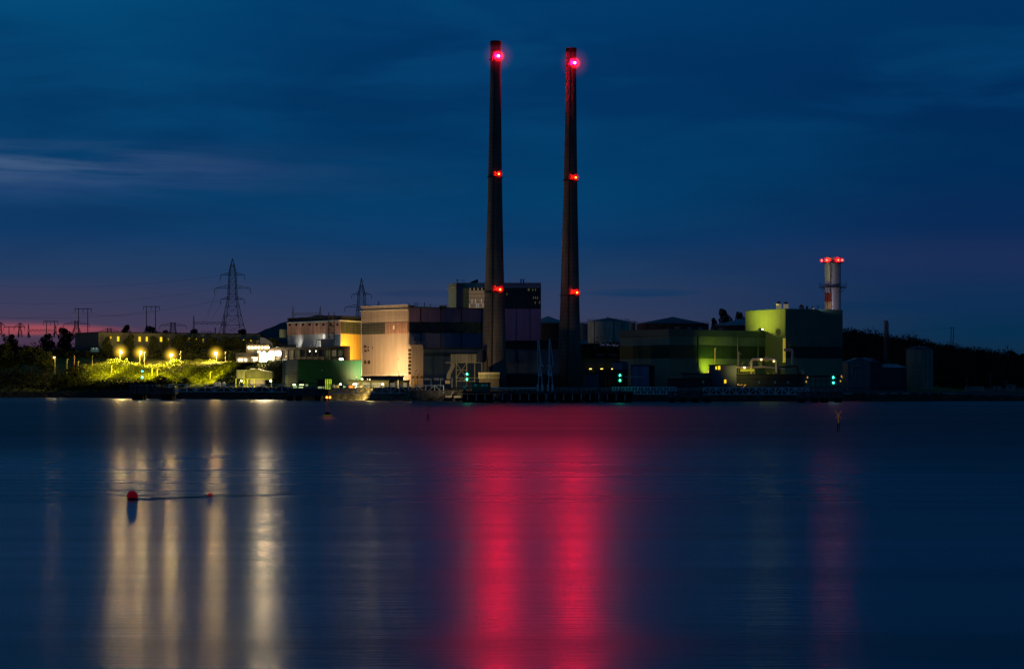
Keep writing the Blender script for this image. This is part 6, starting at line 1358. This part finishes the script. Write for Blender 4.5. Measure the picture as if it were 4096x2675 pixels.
# overhead wires
M_WIRE = mat('wire', (.03, .04, .06), .6)
def wire(a, b_, sag, lb, r=.05, n=14):
    pts = [a.lerp(b_, k/n)-Vector((0, 0, sag*4*(k/n)*(1-k/n))) for k in range(n+1)]; mb = MB()
    for p, q in zip(pts, pts[1:]): mb.beam(p, q, r)
    single('overhead_wire', mb, M_WIRE, lb, 'wire', 'overhead power lines', org=tuple(a))
for k, (y, hl) in enumerate(((1100, 47), (1153, 70), (1197, 46))):
    wire(P(930-hl, y+3, 1500), P(-700, y-30, 1430), 9+k*2, ('top', 'middle', 'lowest')[k]+' long wire running left from the tallest pylon')
    wire(P(930-hl+4, y+18, 1498), P(812+k*16, 1287, 1481), -1 if k else 1, 'wire dropping from the %s arm of the tallest pylon to the gantry' % ('top', 'middle', 'lowest')[k], .04)
for k, (pa, pb) in enumerate(((300, 574), (333, 604), (366, 638))): wire(P(pa, 1250, 1440), P(pb, 1242, 1440), 2.5, ('left', 'middle', 'right')[k]+' wire between the two tall twin-pole supports', .035)
for k, y in enumerate((1250, 1300)): wire(P(300, y, 1440), P(-600, y-30, 1400), 6, ('higher', 'lower')[k]+' wire leaving the tall twin-pole support leftwards', .035)
wire(P(3804, 1311, 1390), P(3380, 1318, 1450), 1.5, 'thin wire from the paired hill poles to the left', .04)

# ---------------------------------------------------------------- things in the water
M_BR = mat('buoy_red', (.55, .012, .03), .45, var=.15, emis=(1, .0, .04), es=.05); M_BK = mat('buoy_weed', (.006, .006, .008), .7)  # buoy red lifted by a faint glow in place of light
def ball_buoy(px, py, Y, r, lb):
    c_ = Vector((X(px, Y), Y, r*.55)); t = Thing('mooring_buoy', lb, 'buoy', (c_.x, c_.y, 0), 'red mooring buoys')
    mb = MB(); n_ = 24; t.part('float', MB().lathe(c_.x, c_.y, [(r*math.cos(a)+.001, c_.z+r*math.sin(a)) for a in np.linspace(-.25, PI/2, 12)], n_), M_BR, smooth=True)
    t.part('weed_band', MB().lathe(c_.x, c_.y, [(r*math.cos(a)+.003, c_.z+r*math.sin(a)) for a in np.linspace(-1.3, -.25, 8)], n_), M_BK, smooth=True)
    t.part('lifting_eye', MB().beam(c_+Vector((0, 0, r)), c_+Vector((0, 0, r*1.12)), r*.07, 8), M_BK); return c_
b1 = ball_buoy(529, 1994, 111, .25, 'large red ball buoy at the left, black below'); b2 = ball_buoy(840, 1983, 114, .115, 'small red ball buoy right of the large one')
mb = MB(); ex = Vector((X(1170, 117), 117, .02)); pts = [b1, b2, ex]
for a, b_ in ((b1, b2), (b2, ex)):
    a = Vector((a.x, a.y, .012)); b_ = Vector((b_.x, b_.y, .012)); n_ = 16
    for k in range(n_): mb.beam(a.lerp(b_, k/n_)+Vector((0, .12*math.sin(k*.9), 0)), a.lerp(b_, (k+1)/n_)+Vector((0, .12*math.sin((k+1)*.9), 0)), .022 if a.x < b2.x-1 else .012)
single('floating_line', mb, M_BK, 'dark floating line strung between the red buoys', 'rope', org=(b1.x, b1.y, 0))
# lit navigation buoy
Yb = 420; xb_ = X(1310, Yb); s_ = Yb/FPX
t = Thing('navigation_buoy', 'yellow navigation buoy with lattice mast, cross mark and two amber lights', 'buoy', (xb_, Yb, 0)); M_YB = mat('buoy_yellow', (.42, .30, .03), .5, var=.2, emis=(1, .65, .1), es=.03)  # yellow paint given a faint glow so the buoy shows
t.part('float', MB().lathe(xb_, Yb, [(.35, -.4), (.75, -.1), (.86, .1), (.8, .24), (.45, .32)], 28), M_YB, smooth=False); t.part('collar', MB().lathe(xb_, Yb, [(.45, .32), (.48, .5), (.3, .75), (.1, .78)], 20), M_BK)
mb = MB()
for a in range(4): q = a*PI/2+.6; mb.beam((xb_+.34*math.cos(q), Yb+.34*math.sin(q), .7), (xb_-.05+.12*math.cos(q), Yb+.12*math.sin(q), 2.9), .035)
for z in (1.2, 1.8, 2.4): mb.box(xb_-.25, xb_+.2, Yb-.02, Yb+.02, z, z+.05)
t.part('mast', mb, mat('buoy_mast', (.5, .2, .1), .6, emis=(1, .3, .1), es=.03)); t.part('mast_pole', MB().beam((xb_-.12, Yb-.25, .7), (xb_-.05, Yb-.15, 2.95), .05), C_TRIM)  # mast colour carries a slight glow of its own
mb = MB(); mb.beam((xb_-.32, Yb-.3, 1.45), (xb_+.2, Yb-.3, 2.15), .04).beam((xb_+.2, Yb-.3, 1.45), (xb_-.32, Yb-.3, 2.15), .04); t.part('cross_mark', mb, C_TRIM)
for dx in (-.0, .52):
    L0 = Vector((xb_-.1+dx, Yb-.1, 3.2)); f = t.part('lantern', MB().beam(L0-Vector((0, 0, .3)), L0-Vector((0, 0, .12)), .1, 8).beam(L0-Vector((dx, 0, .28)), L0-Vector((0, 0, .28)), .04), C_STEELD, origin=L0)
    t.part('lens', MB().ball(L0, .12, 12, 8), glow('amber_lamp', (1, .20, .01), 40), parent=f, origin=L0, smooth=True); t.part('lamp_halo', MB().ball(L0, .42, 16, 12), halo('amber_halo', (1, .16, .01), 4.0, 1.8), parent=f, origin=L0, smooth=True)
def beacon(px, Y, h, lb, m_):
    x = X(px, Y); t = Thing('cross_beacon', lb, 'beacon', (x, Y, 0), 'X-topped channel beacons'); s_ = h/2.4
    for k, dx in enumerate((-.26, .27, -.1)): t.part('leg', MB().beam((x+dx*s_*1.1, Y+(.25 if k == 2 else -.1), -1.2), (x+dx*.25*s_, Y, .95*s_), .045*s_), M_BK)
    t.part('collar', MB().box(x-.2*s_, x+.2*s_, Y-.15, Y+.15, .93*s_, .98*s_), M_BK); t.part('post', MB().beam((x, Y, .98*s_), (x, Y, 1.9*s_), .055*s_), m_)
    t.part('cross_mark', MB().beam((x, Y-.08, 1.85*s_), (x-.38*s_, Y-.08, 2.38*s_), .045*s_).beam((x, Y-.08, 1.85*s_), (x+.38*s_, Y-.08, 2.38*s_), .045*s_).beam((x, Y-.08, 1.85*s_), (x-.33*s_, Y-.08, 1.5*s_), .035*s_).beam((x, Y-.08, 1.85*s_), (x+.33*s_, Y-.08, 1.5*s_), .035*s_), m_)
beacon(1713, 365, 2.4, 'dark tripod beacon with X topmark, before the turbine hall', mat('weathered_yellow', (.22, .12, .04), .7, emis=(1, .4, .1), es=.012)); beacon(3353, 275, 2.42, 'tripod beacon with orange-yellow X topmark under the steel stack', mat('beacon_yellow', (.6, .32, .06), .6, emis=(1, .4, .05), es=.07))  # both topmark paints given a faint glow to stay visible

# ---------------------------------------------------------------- hidden-by-nothing local lamps that light the hall walls
def wash(px, y, Y, tx, ty, tY, col, power, lb, ang=120, base=G0):
    L0 = P(px, y, Y); t = Thing('floodlight', lb, 'floodlight', (L0.x, L0.y, base)); t.part('post', MB().beam((L0.x, L0.y, base), L0, .08, 6), C_STEELD)
    t.part('housing', MB().box(L0.x-.3, L0.x+.3, L0.y-.45, L0.y-.15, L0.z-.2, L0.z+.2), C_STEELD); t.part('lens', MB().box(L0.x-.24, L0.x+.24, L0.y-.15, L0.y-.1, L0.z-.15, L0.z+.15), glow('flood_lens', (1, .8, .45), 4))
    lamp_light('floodlight', 'SPOT', L0+Vector((0, .1, 0)), col, power, t.o, .3, P(tx, ty, tY), ang, 1); return t
wash(1492, 1506, 980, 1530, 1440, 1003, (1, .62, .28), 52000, 'floodlight aimed up the cream hall wall, left', 160)
wash(1575, 1506, 975, 1590, 1440, 996, (1, .62, .28), 7000, 'floodlight aimed up the cream hall wall, right', 160)
wash(1428, 1470, 1014, 1408, 1385, 1034, (1, .60, .10), 90000, 'floodlight tucked between green store and cream hall lighting the ochre wall', 110)
wash(1270, 1540, 955, 1250, 1520, 985, (1, .88, .12), 2200, 'floodlight in front of the green store', 140)
wash(1664, 1540, 960, 1664, 1480, 985, (1, .6, .2), 3500, 'floodlight at the foot of the cream stair tower', 130)
wash(1800, 1550, 850, 1860, 1440, 872, (1, .72, .35), 7000, 'floodlight beside the flue duct', 120)
wash(1905, 1545, 855, 1956, 1500, 862, (1, .75, .3), 1500, 'floodlight before the small jetty cabin', 110)
wash(1180, 1380, 1048, 1190, 1330, 1056, (1, .88, .72), 1700, 'floodlight on the left of the control building roof lighting the timber band', 160, 20.8)
wash(1252, 1380, 1031, 1256, 1330, 1042, (1, .88, .72), 1700, 'floodlight on the middle of the control building roof', 160, 20.8)
wash(1322, 1380, 1016, 1322, 1330, 1028, (1, .88, .72), 1500, 'floodlight on the control building roof near the roof kiosk', 160, 20.8)
q = Thing('sea_wall_lamp', 'lamp under the footbridge lighting the boulders', 'lamp', P(1425, 1549, 908)); L0 = P(1425, 1549, 908); q.part('housing', MB().box(L0.x-.2, L0.x+.2, L0.y, L0.y+.2, L0.z, L0.z+.3), C_STEELD)
lamp_light('sea_wall_light', 'SPOT', L0+Vector((0, -.3, 0)), (1, .74, .22), 9000, q.o, .3, P(1425, 1585, 925), 165, .6)
q = Thing('yard_lamp', 'lamp on the quay shed eave lighting its front', 'lamp', P(1480, 1518, 918)); L0 = P(1480, 1520, 917); q.part('housing', MB().box(L0.x-.2, L0.x+.2, L0.y, L0.y+.2, L0.z, L0.z+.2), C_STEELD)
lamp_light('yard_light', 'POINT', L0, (1, .78, .28), 1600, q.o, .3)
q = Thing('shed_lamp', 'lamp under the high canopy', 'lamp', P(1010, 1518, YH-8)); L0 = P(1010, 1530, YH-9); q.part('housing', MB().beam((L0.x, L0.y, G0), L0, .06), C_STEELD); lamp_light('shed_light', 'POINT', L0, (1, .86, .2), 3000, q.o, .3)

q = wash(1220, 1546, 897, 1976, 760, 880, (1, .74, .42), 60000, 'added floodlight on the dark dolphin aimed at the chimneys', 62, 3.9)  # source invented on the dolphin to light the chimneys from the left
q = wash(3272, 1226, 985, 3331, 1140, 1008, (.95, .82, .9), 5000, 'floodlight on the tall block roof aimed at the steel stack', 90, 35.5)
q.o.children[0].scale = (1, 1, 1)
